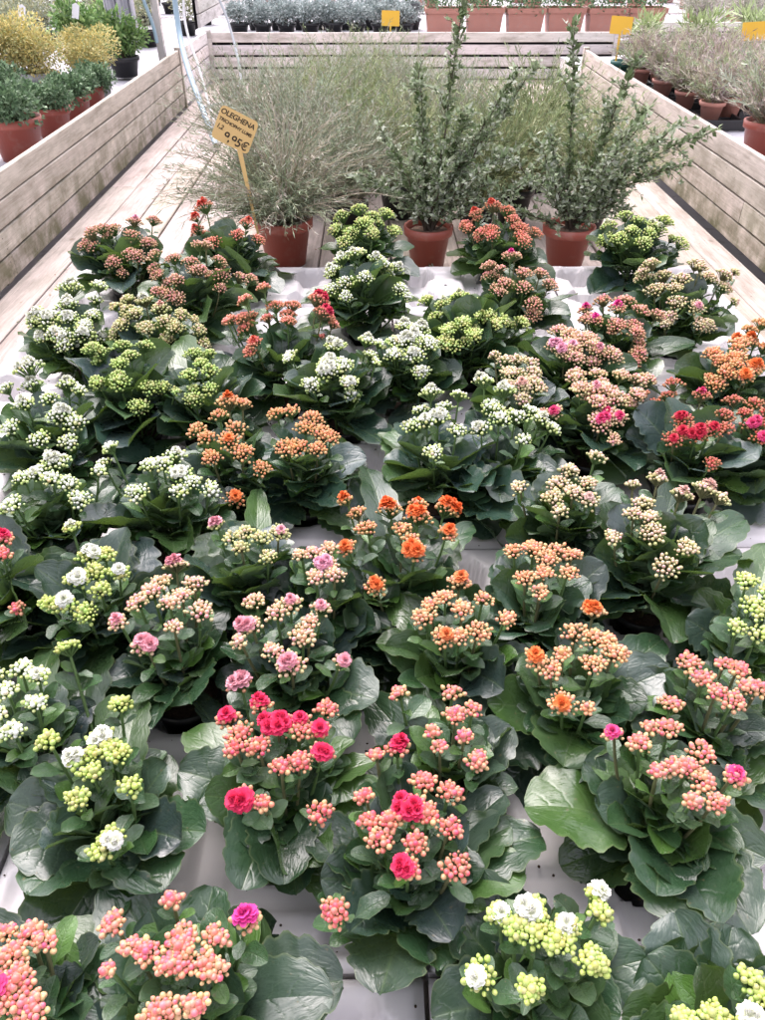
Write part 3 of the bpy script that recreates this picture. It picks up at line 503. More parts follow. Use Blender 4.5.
a = Acc(); nx = 40
xs = np.linspace(-40, 40, nx + 1); ys = np.linspace(-10, 70, nx + 1)
XX, YY = np.meshgrid(xs, ys)
a.add(np.stack([XX.ravel(), YY.ravel(), np.zeros(XX.size)], 1), quadgrid(nx, nx))
ground = a.build('ground', M_GROUND); ground['kind'] = 'structure'

XL, XR = -1.43, 1.57
YF, YB = -1.1, 7.86
YWALL = 6.56
bench = thing('planting_bench', 'large weathered wooden bench with plank deck and slatted side boards under the kalanchoes', 'bench', (0, 3.3, 0))
def bbuild(acc, name, m, smooth=False):
    o = acc.build(name, m, bench, smooth); o.location = (0, -3.3, 0); return o
a = Acc()
x = XL + .004
while x < XR - .02:
    w = rng.uniform(.137, .147)
    x1 = min(x + w, XR - .002)
    # deck boards laid in lengths, butt jointed
    y = YF
    cut = [YF, rng.uniform(.6, 2.4), rng.uniform(3.6, 5.6), 9.0]
    for y0, y1 in zip(cut[:-1], cut[1:]):
        board(a, x, x1, y0 + .002, min(y1 - .002, 8.9), DECK - .024, DECK + rng.uniform(-.0015, .0015), 1, rng)
    x = x1 + rng.uniform(.006, .009)
bbuild(a, 'deck', M_WOODY)
def side(xin, sgn, name, y0, y1):
    a = Acc()
    z = DECK + .016
    for k in range(4):
        h = .0865
        xa, xb = (xin, xin + sgn * .024)
        off = rng.uniform(-.003, .003)
        cuts = [y0, y0 + (y1 - y0) * rng.uniform(.35, .62), y1] if y1 - y0 > 3 else [y0, y1]
        for c0, c1 in zip(cuts[:-1], cuts[1:]):
            board(a, min(xa, xb) + off, max(xa, xb) + off, c0 + .002, c1 - .002, z, z + h, 1, rng)
        z += h + .0075
    return a
a = side(XL, -1, 'side', YF, YWALL); bbuild(a, 'side_boards', M_WALL)
a = side(XR, 1, 'side', YF, YWALL); bbuild(a, 'side_boards', M_WALL)
for xx in (XL - .045, XR + .045):
    a = Acc()
    board(a, xx - .004, xx + .004, YF, YWALL - .01, DECK + .01, DECK + .36, 1, rng)
    bbuild(a, 'gap_shade', M_SHADE)  # added sheet behind the boards, paints their gaps as deep shade
for xx in (XL - .028, XR + .028):
    for yy in (-.6, 1.2, 3.0, 4.8, YWALL - .03):
        a = Acc(); s = .0135
        board(a, xx - s, xx + s, yy - .03, yy + .03, DECK + .0, DECK + .375, 1, rng)
        bbuild(a, 'batten', M_WALL)
for xx in (XL + .2, .07, XR - .2):
    for yy in (-.8, 2.4, 5.2, 8.4):
        a = Acc(); s = .045
        board(a, xx - s, xx + s, yy - s, yy + s, .001, DECK - .028, 1, rng)
        bbuild(a, 'leg', M_WALL)
for xx, sg_ in ((XL, 1), (XR, -1)):
    a = Acc()
    for yy in (-.6, 1.2, 3.0, 4.8, YWALL - .03):
        for k in range(4):
            for dz_ in (.022, .066):
                c_ = np.array((xx + sg_ * .0035, yy + rng.uniform(-.012, .012), DECK + .016 + k * .094 + dz_))
                V = [c_ + np.array((0, .0036 * math.cos(q), .0036 * math.sin(q))) for q in np.linspace(0, 2 * PI, 8, endpoint=False)]
                a.add(V, [list(range(8)) if sg_ > 0 else list(range(7, -1, -1))])
    bbuild(a, 'screw_head', M_SCREW)
# end cap of each wall (pale post at the far corner)
for xx in (XL - .012, XR + .012):
    a = Acc()
    board(a, xx - .02, xx + .02, YWALL + .003, YWALL + .04, DECK + .002, DECK + .40, 1, rng)
    bbuild(a, 'corner_post', M_WALL)

def cross_wall(name, label, y, x0, x1, z0, ztop, cat='wall', joints=()):
    t = thing(name, label, cat, ((x0 + x1) / 2, y, z0))
    a = Acc(); n = 4; h = (ztop - z0 - .01) / n
    for k in range(n):
        zz = z0 + .012 + k * h
        cs = [x0] + list(joints) + [x1]
        for c0, c1 in zip(cs[:-1], cs[1:]):
            board(a, c0 + .002, c1 - .002, y - .012, y + .012, zz, zz + h - .019, 0, rng)
    o = a.build('front_boards', M_WALL_HAZE, t, False); o.location = (-(x0 + x1) / 2, -y, -z0)
    a = Acc(); board(a, x0, x1, y + .03, y + .036, z0 + .0, ztop - .02, 0, rng)
    o = a.build('gap_shade', M_SHADE, t, False); o.location = (-(x0 + x1) / 2, -y, -z0)  # added dark backing, stands in for shade between the boards
    for xx in [x0 + .03] + list(joints) + [x1 - .03]:
        a = Acc(); board(a, xx - .025, xx + .025, y - .03, y - .0125, z0 + .01, ztop + .004, 0, rng)
        o = a.build('upright', M_WALL_HAZE, t, False); o.location = (-(x0 + x1) / 2, -y, -z0)
    return t
M_WALL_HAZE = mat_wood('far_board_wood_hazed', base=(.82, .77, .75), dark=(.60, .55, .52))  # wood lightened so distant haze is put into its colour
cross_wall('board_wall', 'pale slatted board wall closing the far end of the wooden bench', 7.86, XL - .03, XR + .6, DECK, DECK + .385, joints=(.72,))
# left continuation beside the far passage
def long_wall(name, label, xw, y0, y1, z0, ztop):
    t = thing(name, label, 'wall', (xw, (y0 + y1) / 2, z0))
    a = Acc(); n = 4; h = (ztop - z0 - .01) / n
    for k in range(n):
        zz = z0 + .012 + k * h
        board(a, xw - .012, xw + .012, y0, y1, zz, zz + h - .01, 1, rng)
    o = a.build('boards', M_WALL_HAZE, t, False); o.location = (-xw, -(y0 + y1) / 2, -z0)
    a = Acc(); board(a, xw - .036, xw - .03, y0, y1, z0, ztop - .02, 1, rng)
    o = a.build('gap_shade', M_SHADE, t, False); o.location = (-xw, -(y0 + y1) / 2, -z0)  # added dark backing for the shade in the gaps
    return t
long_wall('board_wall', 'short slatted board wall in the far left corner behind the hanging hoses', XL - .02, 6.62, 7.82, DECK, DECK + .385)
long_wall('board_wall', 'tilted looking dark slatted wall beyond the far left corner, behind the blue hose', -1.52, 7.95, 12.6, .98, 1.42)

# side benches: matting tops on timber edges
def side_bench(label, x0, x1, y0, y1, ztop):
    t = thing('display_bench', label, 'bench', ((x0 + x1) / 2, (y0 + y1) / 2, 0))
    loc = (-(x0 + x1) / 2, -(y0 + y1) / 2, 0)
    a = Acc(); n = 30
    X, Y = np.meshgrid(np.linspace(x0, x1, n + 1), np.linspace(y0, y1, n + 1))
    Z = ztop + nr.normal(0, .0012, X.shape)
    a.add(np.stack([X.ravel(), Y.ravel(), Z.ravel()], 1), quadgrid(n, n), uv=np.stack([X.ravel(), Y.ravel()], 1))
    o = a.build('bench_top', M_GREY, t); o.location = loc
    a = Acc()
    board(a, x0, x1, y0, y0 + .02, ztop - .12, ztop - .006, 0, rng)
    board(a, x0, x1, y1 - .02, y1, ztop - .12, ztop - .006, 0, rng)
    board(a, x0, x0 + .02, y0 + .022, y1 - .022, ztop - .12, ztop - .006, 1, rng)
    board(a, x1 - .02, x1, y0 + .022, y1 - .022, ztop - .12, ztop - .006, 1, rng)
    o = a.build('edge_boards', M_WALL_HAZE, t, False); o.location = loc
    for xx in (x0 + .1, x1 - .1):
        for yy in (y0 + .15, y1 - .15):
            a = Acc(); board(a, xx - .04, xx + .04, yy - .04, yy + .04, .001, ztop - .122, 1, rng)
            o = a.build('leg', M_WALL_HAZE, t, False); o.location = loc
    return t
SB = DECK + .20
side_bench('grey topped bench on the left carrying the terracotta pots and yellow shrubs', -4.6, XL - .06, 0.5, 11.0, SB)
side_bench('grey topped bench on the right carrying the spiky grasses', XR + .06, 5.2, .5, 7.7, SB)
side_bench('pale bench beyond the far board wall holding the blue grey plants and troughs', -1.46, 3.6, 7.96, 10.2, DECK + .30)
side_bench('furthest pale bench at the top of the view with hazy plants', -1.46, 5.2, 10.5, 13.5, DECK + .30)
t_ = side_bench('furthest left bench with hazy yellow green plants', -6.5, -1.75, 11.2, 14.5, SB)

# ------------------------------------------------------------------ trays
TW, TD = .60, .42
TY0 = 2.94
TX = [-1.2, -.6, 0.0, .6]
plants_xy = [(p[3], p[4]) for p in PLANTS]
def make_tray(x0, y0, label):
    t = thing('plant_tray', label, 'tray', (x0 + TW / 2, y0 + TD / 2, DECK), 0, 'grey plastic carry trays covering the wooden deck')
    gx, gy = 76, 54
    m = .0035
    X, Y = np.meshgrid(np.linspace(m, TW - m, gx + 1), np.linspace(m, TD - m, gy + 1))
    WX, WY = X + x0, Y + y0
    socks = [(px, py) for px, py in plants_xy if x0 - .1 < px < x0 + TW + .1 and y0 - .1 < py < y0 + TD + .1]
    for i in range(3):
        for j in range(2):
            c = (x0 + .1 + .2 * i, y0 + .105 + .21 * j)
            if all(math.dist(c, q) > .155 for q in socks): socks.append(c)
    H = np.full(X.shape, .088)
    # valleys linking the sockets
    sm = lambda d, a, b: np.clip((d - a) / (b - a), 0, 1) ** 2 * (3 - 2 * np.clip((d - a) / (b - a), 0, 1))
    e0 = sm(np.minimum(np.minimum(X, TW - X), np.minimum(Y, TD - Y)), .012, .04)
    for i in range(3):
        d = np.abs(X - (.1 + .2 * i)); H = np.minimum(H, .088 - .024 * (1 - sm(d, .022, .042)) * e0)
    for j in range(2):
        d = np.abs(Y - (.105 + .21 * j)); H = np.minimum(H, .088 - .014 * (1 - sm(d, .018, .034)) * e0)
    for (px, py) in socks:
        d = np.hypot(WX - px, WY - py); H = np.minimum(H, .012 + .076 * sm(d, .060, .070))
    # rounded outer edge
    e = np.minimum(np.minimum(X, TW - X), np.minimum(Y, TD - Y))
    H = np.minimum(H, .060 + .028 * np.sqrt(np.clip(e / .016, 0, 1)))
    H += nr.normal(0, .00012, H.shape)
    V = np.stack([X.ravel() - TW / 2, Y.ravel() - TD / 2, H.ravel()], 1)
    a = Acc(); a.add(V, quadgrid(gx, gy))
    # outer skirt
    idx = np.concatenate([np.arange(gx + 1), (np.arange(1, gy + 1)) * (gx + 1) + gx, (gy * (gx + 1) + np.arange(gx - 1, -1, -1)), np.arange(gy - 1, 0, -1) * (gx + 1)])
    top = V[idx]; bot = top.copy(); bot[:, 2] = .003; bot[:, :2] *= .985
    k = len(idx); VV = np.concatenate([bot, top]); F = np.array([[i, (i + 1) % k, k + (i + 1) % k, k + i] for i in range(k)])
    a.add(VV, F)
    a.build('tray_shell', M_TRAY, t)
    a = Acc()
    for i in (0, 1, 2, 3):
        for j in (0, 1, 2):
            if i in (0, 3) and j in (0, 2): continue
            cx, cy = .2 * i, .21 * j
            if 0.02 < cx < TW - .02 and .02 < cy < TD - .02 and all(math.dist((cx + x0, cy + y0), q) > .10 for q in socks):
                V_, F_ = lathe([(.0001, .0895), (.0055, .0895)], 14); V_[:, 0] += cx - TW / 2; V_[:, 1] += cy - TD / 2
                a.add(V_, F_)
    if a.n: a.build('drain_hole', M_SHADE, t)  # flat black discs painting the shade inside drain holes
    return t
rown = ['back', 'second', 'third', 'fourth', 'fifth', 'sixth', 'seventh', 'front']
coln = ['at the left end', 'left of the middle', 'right of the middle', 'at the right end']
for r in range(8):
    for c in range(4):
        y0 = TY0 - TD * (r + 1)
        if r == 7 and c in (0, 3): continue
        make_tray(TX[c] + .06, y0, 'grey plastic carry tray %s of the %s tray row' % (coln[c], rown[r]))

# ------------------------------------------------------------------ kalanchoes
PAL = {  # bud tip, bud base, size jitter, bloom colour
 'white':   ((.76, .82, .46), (.46, .58, .17), (.80, .80, .74)),
 'whiteo':  ((.54, .62, .20), (.36, .47, .11), (.82, .82, .78)),
 'green':   ((.66, .74, .30), (.40, .52, .13), (.78, .80, .66)),
 'budgreen':((.52, .62, .22), (.34, .46, .12), (.70, .75, .50)),
 'cream':   ((.68, .58, .34), (.40, .46, .16), (.80, .66, .55)),
 'peach':   ((.80, .56, .44), (.42, .46, .17), (.80, .55, .48)),
 'pink':    ((.80, .36, .34), (.62, .60, .28), (.82, .36, .42)),
 'pinkbud': ((.74, .27, .24), (.38, .34, .14), (.78, .22, .32)),
 'rose':    ((.74, .13, .19), (.60, .50, .22), (.80, .07, .26)),
 'crimson': ((.70, .09, .14), (.60, .42, .20), (.78, .028, .12)),
 'red':     ((.55, .10, .09), (.38, .22, .09), (.62, .02, .06)),
 'coral':   ((.78, .20, .16), (.54, .32, .16), (.74, .12, .07)),
 'dusty':   ((.76, .31, .28), (.50, .42, .20), (.70, .28, .30)),
 'orange':  ((.82, .27, .14), (.60, .46, .20), (.85, .22, .05)),
 'orangeo': ((.78, .28, .17), (.50, .38, .14), (.88, .20, .045)),
 'salmon':  ((.80, .30, .19), (.66, .50, .24), (.84, .25, .08)),
}
BLO = {'lav': (.80, .38, .50), 'mag': (.76, .05, .32), 'pink': (.82, .40, .46), 'hot': (.78, .07, .22), 'crim': (.70, .05, .12),
       'white': (.82, .82, .78), 'peachp': (.82, .50, .42), 'orange': (.86, .22, .05)}

def sph(seg, rings):
    """unit bud: ovoid along +z with a small point"""
    V = [(0, 0, -1)]; C = [-1]
    for i in range(1, rings):
        th = PI * i / rings
        z = -math.cos(th); r = math.sin(th) * (1 - .07 * max(0, z))
        for k in range(seg):
            ph = 2 * PI * (k + .5 * (i % 2)) / seg
            V.append((r * math.cos(ph), r * math.sin(ph), z)); C.append(z)
    V.append((0, 0, 1.10)); C.append(1)
    F = []
    for k in range(seg):
        F.append((0, 1 + (k + 1) % seg, 1 + k))
    for i in range(rings - 2):
        b = 1 + i * seg
        for k in range(seg):
            F.append((b + k, b + (k + 1) % seg, b + seg + (k + 1) % seg)); F.append((b + k, b + seg + (k + 1) % seg, b + seg + k))
    b = 1 + (rings - 2) * seg; t = len(V) - 1
    for k in range(seg): F.append((b + k, b + (k + 1) % seg, t))
    return np.array(V, float), np.array(F), np.array(C)
SPH_HI = sph(9, 7); SPH_LO = sph(6, 5)

def bloom_mesh(col, seed, white=False):
    """a double flower: overlapping rounded petals in five whorls"""
    q = np.random.RandomState(seed); a = Acc()
    whorls = [(8, .0118, 8), (8, .0108, 24), (7, .0092, 42), (6, .0072, 60), (4, .0048, 76)]
    for w, (n, L, el) in enumerate(whorls):
        off = q.uniform(0, 6)
        for k in range(n):
            az = off + 2 * PI * k / n + q.normal(0, .1)
            e = R(el + q.normal(0, 6)); Lp = L * q.uniform(.9, 1.1)
            nu, nv = 2, 3
            V = []; 
            for i in range(nv + 1):
                t = i / nv
                ww = .0042 * math.sin(PI * min(.97, .12 + .72 * t)) * (1.15 - .05 * w)
                ee = e + .5 * t * (1 if w > 2 else -.6)
                for j in range(nu + 1):
                    u = j - 1
                    rr = Lp * t * math.cos(ee); zz = Lp * t * math.sin(ee) + .0012 * abs(u) + .001 * w
                    V.append((rr, u * ww, zz))
            V = np.array(V); c, s = math.cos(az), math.sin(az)
            V = np.stack([V[:, 0] * c - V[:, 1] * s, V[:, 0] * s + V[:, 1] * c, V[:, 2]], 1)
            tt = np.repeat(np.linspace(0, 1, nv + 1), nu + 1)[:, None]
            br = q.uniform(.88, 1.08)
            base = np.array(col) * (.72 if not white else .9) * br
            tip = np.minimum(np.array(col) * br + .02, .9)
            if white: base = np.array((.72, .76, .50))
            a.add(V, quadgrid(nu, nv), base * (1 - tt) + tip * tt)
    return a.build('bloom', M_PETAL, link=False)
_bl = {}
def get_bloom(col):
    key = tuple(round(x, 3) for x in col)
    if key not in _bl: _bl[key] = [bloom_mesh(col, 11 + i, min(col) > .6) for i in range(5)]
    return _bl[key][rng.randrange(5)]

def add_leaf(a, base, az, L, W, el, droop, col, roll=0.0, near=True, cup=.22, crenate=.075, obov=.25, twist=0., pet=.14):
    """one thick obovate leaf with scalloped rim"""
    nu = 8 if near else 4; nv = 34 if near else 12
    t = np.linspace(0, 1, nv + 1); u = np.linspace(-1, 1, nu + 1)
    # width profile: petiole then round blade, widest past the middle
    tb = np.clip((t - pet) / (1 - pet), 0, 1)
    sb = tb ** (.80 + obov * .8)
    prof = np.sqrt(np.clip(4 * sb * (1 - sb), 0, 1)) * np.clip(tb / .38 + .12, 0, 1) ** .8
    prof = np.where(tb <= 0, 0, prof); prof[-1] = .16
    w = W * .5 * np.maximum(prof, .055 * (1 - t * .3))
    ns = rng.choice((6, 7, 8))
    sc = 1 + 1.5 * crenate * (np.abs(np.sin(PI * ns * tb)) - .62) * (tb > .12) * (3 if not near else 2) * .5
    ang = el - droop * t ** 1.3
    dl = L / nv
    px = np.concatenate([[0], np.cumsum(np.cos(ang[:-1]) * dl)]); pz = np.concatenate([[0], np.cumsum(np.sin(ang[:-1]) * dl)])
    U, T = np.meshgrid(u, t)
    ww = w[:, None] * U * np.where(np.abs(U) > .9, sc[:, None], 1 + (sc[:, None] - 1) * np.abs(U) ** 3)
    ph1, ph2 = rng.uniform(0, 6), rng.uniform(0, 6)
    up = cup * np.abs(U) ** 1.6 * w[:, None] + W * .035 * np.sin(T * 9 + ph1 + U * 1.5) * np.abs(U) + W * .03 * np.sin(T * 17 + ph2) * U ** 2 * np.sign(U)
    up += -W * .03 * np.exp(-(U / .14) ** 2)
    rl = roll + twist * T
    lat = ww * np.cos(rl) - up * np.sin(rl); nor = ww * np.sin(rl) + up * np.cos(rl)
    X = px[:, None] - nor * np.sin(ang)[:, None]
    Z = pz[:, None] + nor * np.cos(ang)[:, None]
    c, s = math.cos(az), math.sin(az)
    V = np.stack([(X * c - lat * s).ravel() + base[0], (X * s + lat * c).ravel() + base[1], Z.ravel() + base[2]], 1)
    k = rng.randrange(40)
    uvU = U.ravel(); uvT = (.003 + T * .994).ravel() + k
    a.add(V, quadgrid(nu, nv)[:, ::-1], np.array(col), np.stack([uvU, uvT], 1))

def leafcol(kind='o'):
    b = rng.uniform(.75, 1.25)
    if rng.random() < .25: c = (.048, .100, .026)
    elif rng.random() < .35: c = (.044, .076, .052)
    else: c = (.028, .066, .031)
    return tuple(x * b for x in c)

def unit(v):
    v = np.asarray(v, float); return v / (np.linalg.norm(v) + 1e-9)

def make_head(plant, C, pal, near, base, rs, depth):
    """flower_stem part with bud_cluster and bloom sub-parts"""
    x, y, z, s, nb, bk = C
    tipc, basc, bloc = PAL[pal]
    if bk: bloc = BLO[bk]
    dist = math.hypot(x, y)
    ax = unit((x * 1.9, y * 1.9 - .05, .30 + max(0, z) * .6))      # cluster axis leans outward, a little towards the light
    Rr = (.0148 + .0092 * min(2.0, max(0, depth - .85))) * s * rng.uniform(.92, 1.1)
    top = np.array((x, y, z))
    junc = top - ax * Rr * 1.15
    root = np.array((base[0] + x * .14, base[1] + y * .14, .045 + .02 * rng.random()))
    mid = (root + junc) / 2 + np.array((x, y, 0)) * .22 + np.array((0, 0, .018)) 
    a = Acc()
    sc = (.10, .17, .055) if pal in ('white', 'whiteo', 'green', 'budgreen') or rng.random() < .5 else (.15, .15, .07)
    V, F = tube(bez(root, mid, junc, 8), np.linspace(.0030, .0021, 8), 6 if near else 4); a.add(V, F, sc)
    # pair of small bracts under the head
    Fm = frame(ax, (0, 0, 1) if abs(ax[2]) < .95 else (0, 1, 0))
    stem = a.build('flower_stem', M_STEM, plant)
    b = Acc()
    nbud = int((27 if depth < 1.25 else 31 if near else 42) * s ** 1.2 * rng.uniform(.85, 1.15))
    br = (.0042 if pal in ('whiteo', 'rose', 'crimson') else .0039) * (1.0 if near else 1.16)
    if pal in ('budgreen', 'dusty'): br *= .92
    sv, sf, szc = SPH_HI if near else SPH_LO
    ga = 2.39996
    bl_pos = []
    ph0 = rng.uniform(0, 6); ell = rng.uniform(.75, 1.0)
    irr = rng.uniform(0, 6)
    for i in range(nbud):
        f = (i + .5) / nbud
        r = math.sqrt(f); an = i * ga + ph0
        rr = r * Rr * (1 + .13 * math.sin(3 * an + irr)) 
        lz = -Rr * .50 * r ** 2.6 + rng.gauss(0, .0016)
        lp = np.array((rr * math.cos(an), rr * math.sin(an) * ell, lz))
        p = top + Fm[:, 0] * lp[0] + Fm[:, 2] * lp[1] + ax * lp[2]
        d = unit(p - (junc + ax * Rr * .12))
        size = br * rng.uniform(.72, 1.12) * (1.12 - .32 * r)
        if rng.random() < .28: size *= rng.uniform(.5, .8)
        # open flowers sit at the middle top of the head
        if nb and r < (.30 + .105 * nb) and len(bl_pos) < nb * 1 and i % max(1, (3 if nb > 2 else 2)) == 0:
            bl_pos.append((p, d)); continue
        ring = frame(d)
        g = min(.9, abs(rng.gauss(0, .26)) + (.42 if r > .80 else 0))
        tcol = np.clip(np.array(tipc) * np.array((rng.uniform(.9, 1.1), rng.uniform(.72, 1.22), rng.uniform(.72, 1.22))) * (1 - max(0, g)) + np.array(basc) * max(0, g), 0, .9)
        W3 = np.stack([ring[:, 0], ring[:, 2], ring[:, 1]], 0)
        P = (sv * np.array((1, 1, 1.13))) @ W3 * size + p
        mixc = np.clip((szc + .55) / 1.3, 0, 1)[:, None]
        if pal == 'white' and r < .8 and rng.random() < .72: tcol = np.array((.84, .84, .78)); size *= 1.22
        b.add(P, sf, np.array(basc) * (1 - mixc) + tcol * mixc)
        # pedicel
        q0 = junc + (p - junc) * .12 * r
        V, F = tube(np.stack([q0, (q0 + p) / 2 + ax * .002 * (1 - r) + (p - q0) * .04, p - d * size * .9]), (.0011, .0010, .0012), 3)
        b.add(V, F, sc, mi=1)
    if bl_pos is not None:
        for p, d in bl_pos:   # green calyx under each open flower
            V, F = tube(np.stack([junc, p + d * .003]), (.0012, .0028), 5); b.add(V, F, sc, mi=1)
    for k in range(rng.choice((2, 3, 4))):                     # side branchlets inside the head
        an = rng.uniform(0, 2 * PI)
        q = top + (Fm[:, 0] * math.cos(an) + Fm[:, 2] * math.sin(an)) * Rr * .5 - ax * Rr * .45
        V, F = tube(np.stack([junc, q]), (.0017, .0013), 4); b.add(V, F, sc, mi=1)
    b.build('bud_cluster', [M_BUD, M_STEM], stem)
    for (p, d) in bl_pos:
        o = link_mesh('bloom', get_bloom(bloc), stem)
        dd = unit(d + np.array((rng.uniform(-.2, .2), rng.uniform(-.2, .2), .2)))
        o.location = Vector(p + dd * .002)
        o.rotation_mode = 'QUATERNION'
        o.rotation_quaternion = Vector(dd).to_track_quat('Z', 'Y')
        k = rng.uniform(.80, 1.12) * (1.0 if near else 1.12) * (1.15 if pal in ('crimson', 'orangeo') and C[4] > 2 else 1.08 if pal == 'whiteo' else 1)
        o.scale = (k, k, k)
    return junc, root, mid

def pot_profile(rt, rb, h, lip=.010, wall=.003):
    return [(.0005, 0), (rb, 0), (rt - .004, h - lip * 1.6), (rt, h - lip * 1.6), (rt + .001, h), (rt - wall, h), (rt - wall - .002, h - .02)]

def make_kalanchoe(rec, idx):
    label, pal, rs, bx, by, cl, hl = rec
    z0 = DECK + .014
    t = thing('potted_kalanchoe', label, 'kalanchoe', (bx, by, z0), 0, 'flowering kalanchoes standing in the trays')
    depth = by * .793 + .9 * .609
    near = depth < 1.75
    dz = .09 - .014          # tray top above the pot base
    V, F = lathe(pot_profile(.058, .043, .092), 30)
    a = Acc(); a.add(V, F); pot = a.build('pot', M_POT, t)
    V, F = lathe([(.0005, .084), (.02, .0855), (.040, .083), (.0535, .081)], 24)
    V[:, 2] += nr.normal(0, .0015, len(V)); a = Acc(); a.add(V, F); a.build('soil', M_SOIL, pot)
    fa = Acc()
    off = np.array((0, 0, dz))
    heroang = []
    for (hx, hy, hz, hw) in hl:
        d = math.hypot(hx, hy); az = math.atan2(hy, hx); heroang.append(az)
        zb = dz + rng.uniform(.028, .055)
        h = hz + dz - zb
        L = math.hypot(d, h) * 1.05; hw2 = max(.045, min(hw * .92, L * .78))
        if L < .06: continue
        ch = math.atan2(h, d); dr = R(rng.uniform(30, 75))
        add_leaf(fa, (math.cos(az) * .008, math.sin(az) * .008, zb), az + rng.uniform(-.08, .08), L, hw2, ch + dr * .42, dr, leafcol(), R(rng.uniform(-22, 22)), near, rng.uniform(.08, .3), rng.uniform(.08, .14), rng.uniform(.15, .5), R(rng.uniform(-15, 15)))
    ph = rng.uniform(0, PI)
    upr = rng.uniform(-6, 16); szv = rng.uniform(.88, 1.18); tone = rng.uniform(.82, 1.18); cool = rng.uniform(0, 1)
    tiers = 8 if depth < 1.3 else 9
    for i in range(tiers):
        f = i / (tiers - 1)
        n = (3 if i % 2 else 4) if depth < 1.3 else 4
        for k in range(n):
            az = ph + i * 2.39996 * .61 + 2 * PI * k / n + rng.gauss(0, .16)
            if i < 3 and any(abs((az - h + PI) % (2 * PI) - PI) < .28 for h in heroang): continue
            L = ((.140 if depth < 1.3 else .172) - .060 * f) * rs ** .7 * szv * rng.uniform(.74, 1.2) * (1.0 if near else 1.12)
            W = L * rng.uniform(.50, .74)
            el = R(12 + upr + 54 * f + rng.uniform(-14, 14)); dr = R(rng.uniform(25, 66) * (1 - .30 * f))
            zb = dz + .016 + .062 * f
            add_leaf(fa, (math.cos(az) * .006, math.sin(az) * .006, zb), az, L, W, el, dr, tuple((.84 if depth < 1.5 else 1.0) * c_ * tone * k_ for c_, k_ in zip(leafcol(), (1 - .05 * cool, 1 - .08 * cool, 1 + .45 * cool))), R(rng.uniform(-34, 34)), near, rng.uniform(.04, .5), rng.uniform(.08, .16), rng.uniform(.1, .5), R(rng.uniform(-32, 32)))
    cl2 = list(cl)
    if depth > 1.75:
        for C in cl:
            if rng.random() < .75:
                cl2.append((C[0] + rng.uniform(-.034, .034), C[1] + rng.uniform(-.05, .05), C[2] + rng.uniform(-.035, .004), C[3] * rng.uniform(.6, .95), max(0, C[4] - 1), C[5]))
    for C in cl2:
        C2 = (C[0], C[1], C[2] + dz, C[3], C[4], C[5])
        junc, root, mid = make_head(t, C2, pal, near, (0, 0), rs, depth)
        # small leaves in pairs up the flower stem
        path = bez(root, mid, junc, 9)
        for q, LL in ((3, .078), (4, .060), (6, .045), (7, .026)):
            a0 = rng.uniform(0, 2 * PI)
            for s_ in (0, PI):
                if rng.random() < .22: continue
                L = LL * rng.uniform(.8, 1.25)
                c = leafcol(); c = (c[0] * 1.35, c[1] * 1.45, c[2] * 1.05)
                add_leaf(fa, path[q], a0 + s_, L, L * rng.uniform(.42, .6), R(rng.uniform(20, 60)), R(rng.uniform(10, 50)), c, R(rng.uniform(-15, 15)), False, .3, .03, .2, 0, .12)
    fa.build('foliage', M_LEAF, t)
    return t
for i, rec in enumerate(PLANTS):
    rng.seed(100 + i * 7)
    make_kalanchoe(rec, i)
rng.seed(77)

# ------------------------------------------------------------------ shrubs behind
def big_pot(t, m, rt, rb, h, soil=M_MULCH, name='pot'):
    a = Acc(); V, F = lathe([(.0005, 0), (rb, 0), (rb + .8 * (rt - rb), h * .80), (rt + .003, h * .80), (rt + .006, h * .815), (rt + .008, h), (rt - .002, h + .001), (rt - .006, h - .03)], 40)
    a.add(V, F); pot = a.build(name, m, t)
    a = Acc(); V, F = lathe([(.0005, h - .018), (rt * .4, h - .015), (rt * .8, h - .020), (rt - .004, h - .026)], 36)
    V[:, 2] += nr.normal(0, .0022, len(V)); a.add(V, F); a.build('soil', soil, pot)
    return pot

def sprig_leaf(a, p, d, L, W, col, up=None):
    """a small diamond shaped leaf, two quads folded on the midrib"""
    d = unit(d); s = unit(np.cross(d, up if up is not None else (rng.gauss(0, 1), rng.gauss(0, 1), 1.2)))
    n = np.cross(s, d)
    V = [p, p + d * L * .45 + s * W * .5 + n * W * .12, p + d * L, p + d * L * .45 - s * W * .5 + n * W * .12]
    a.add(V, [(0, 1, 2, 3)], col)

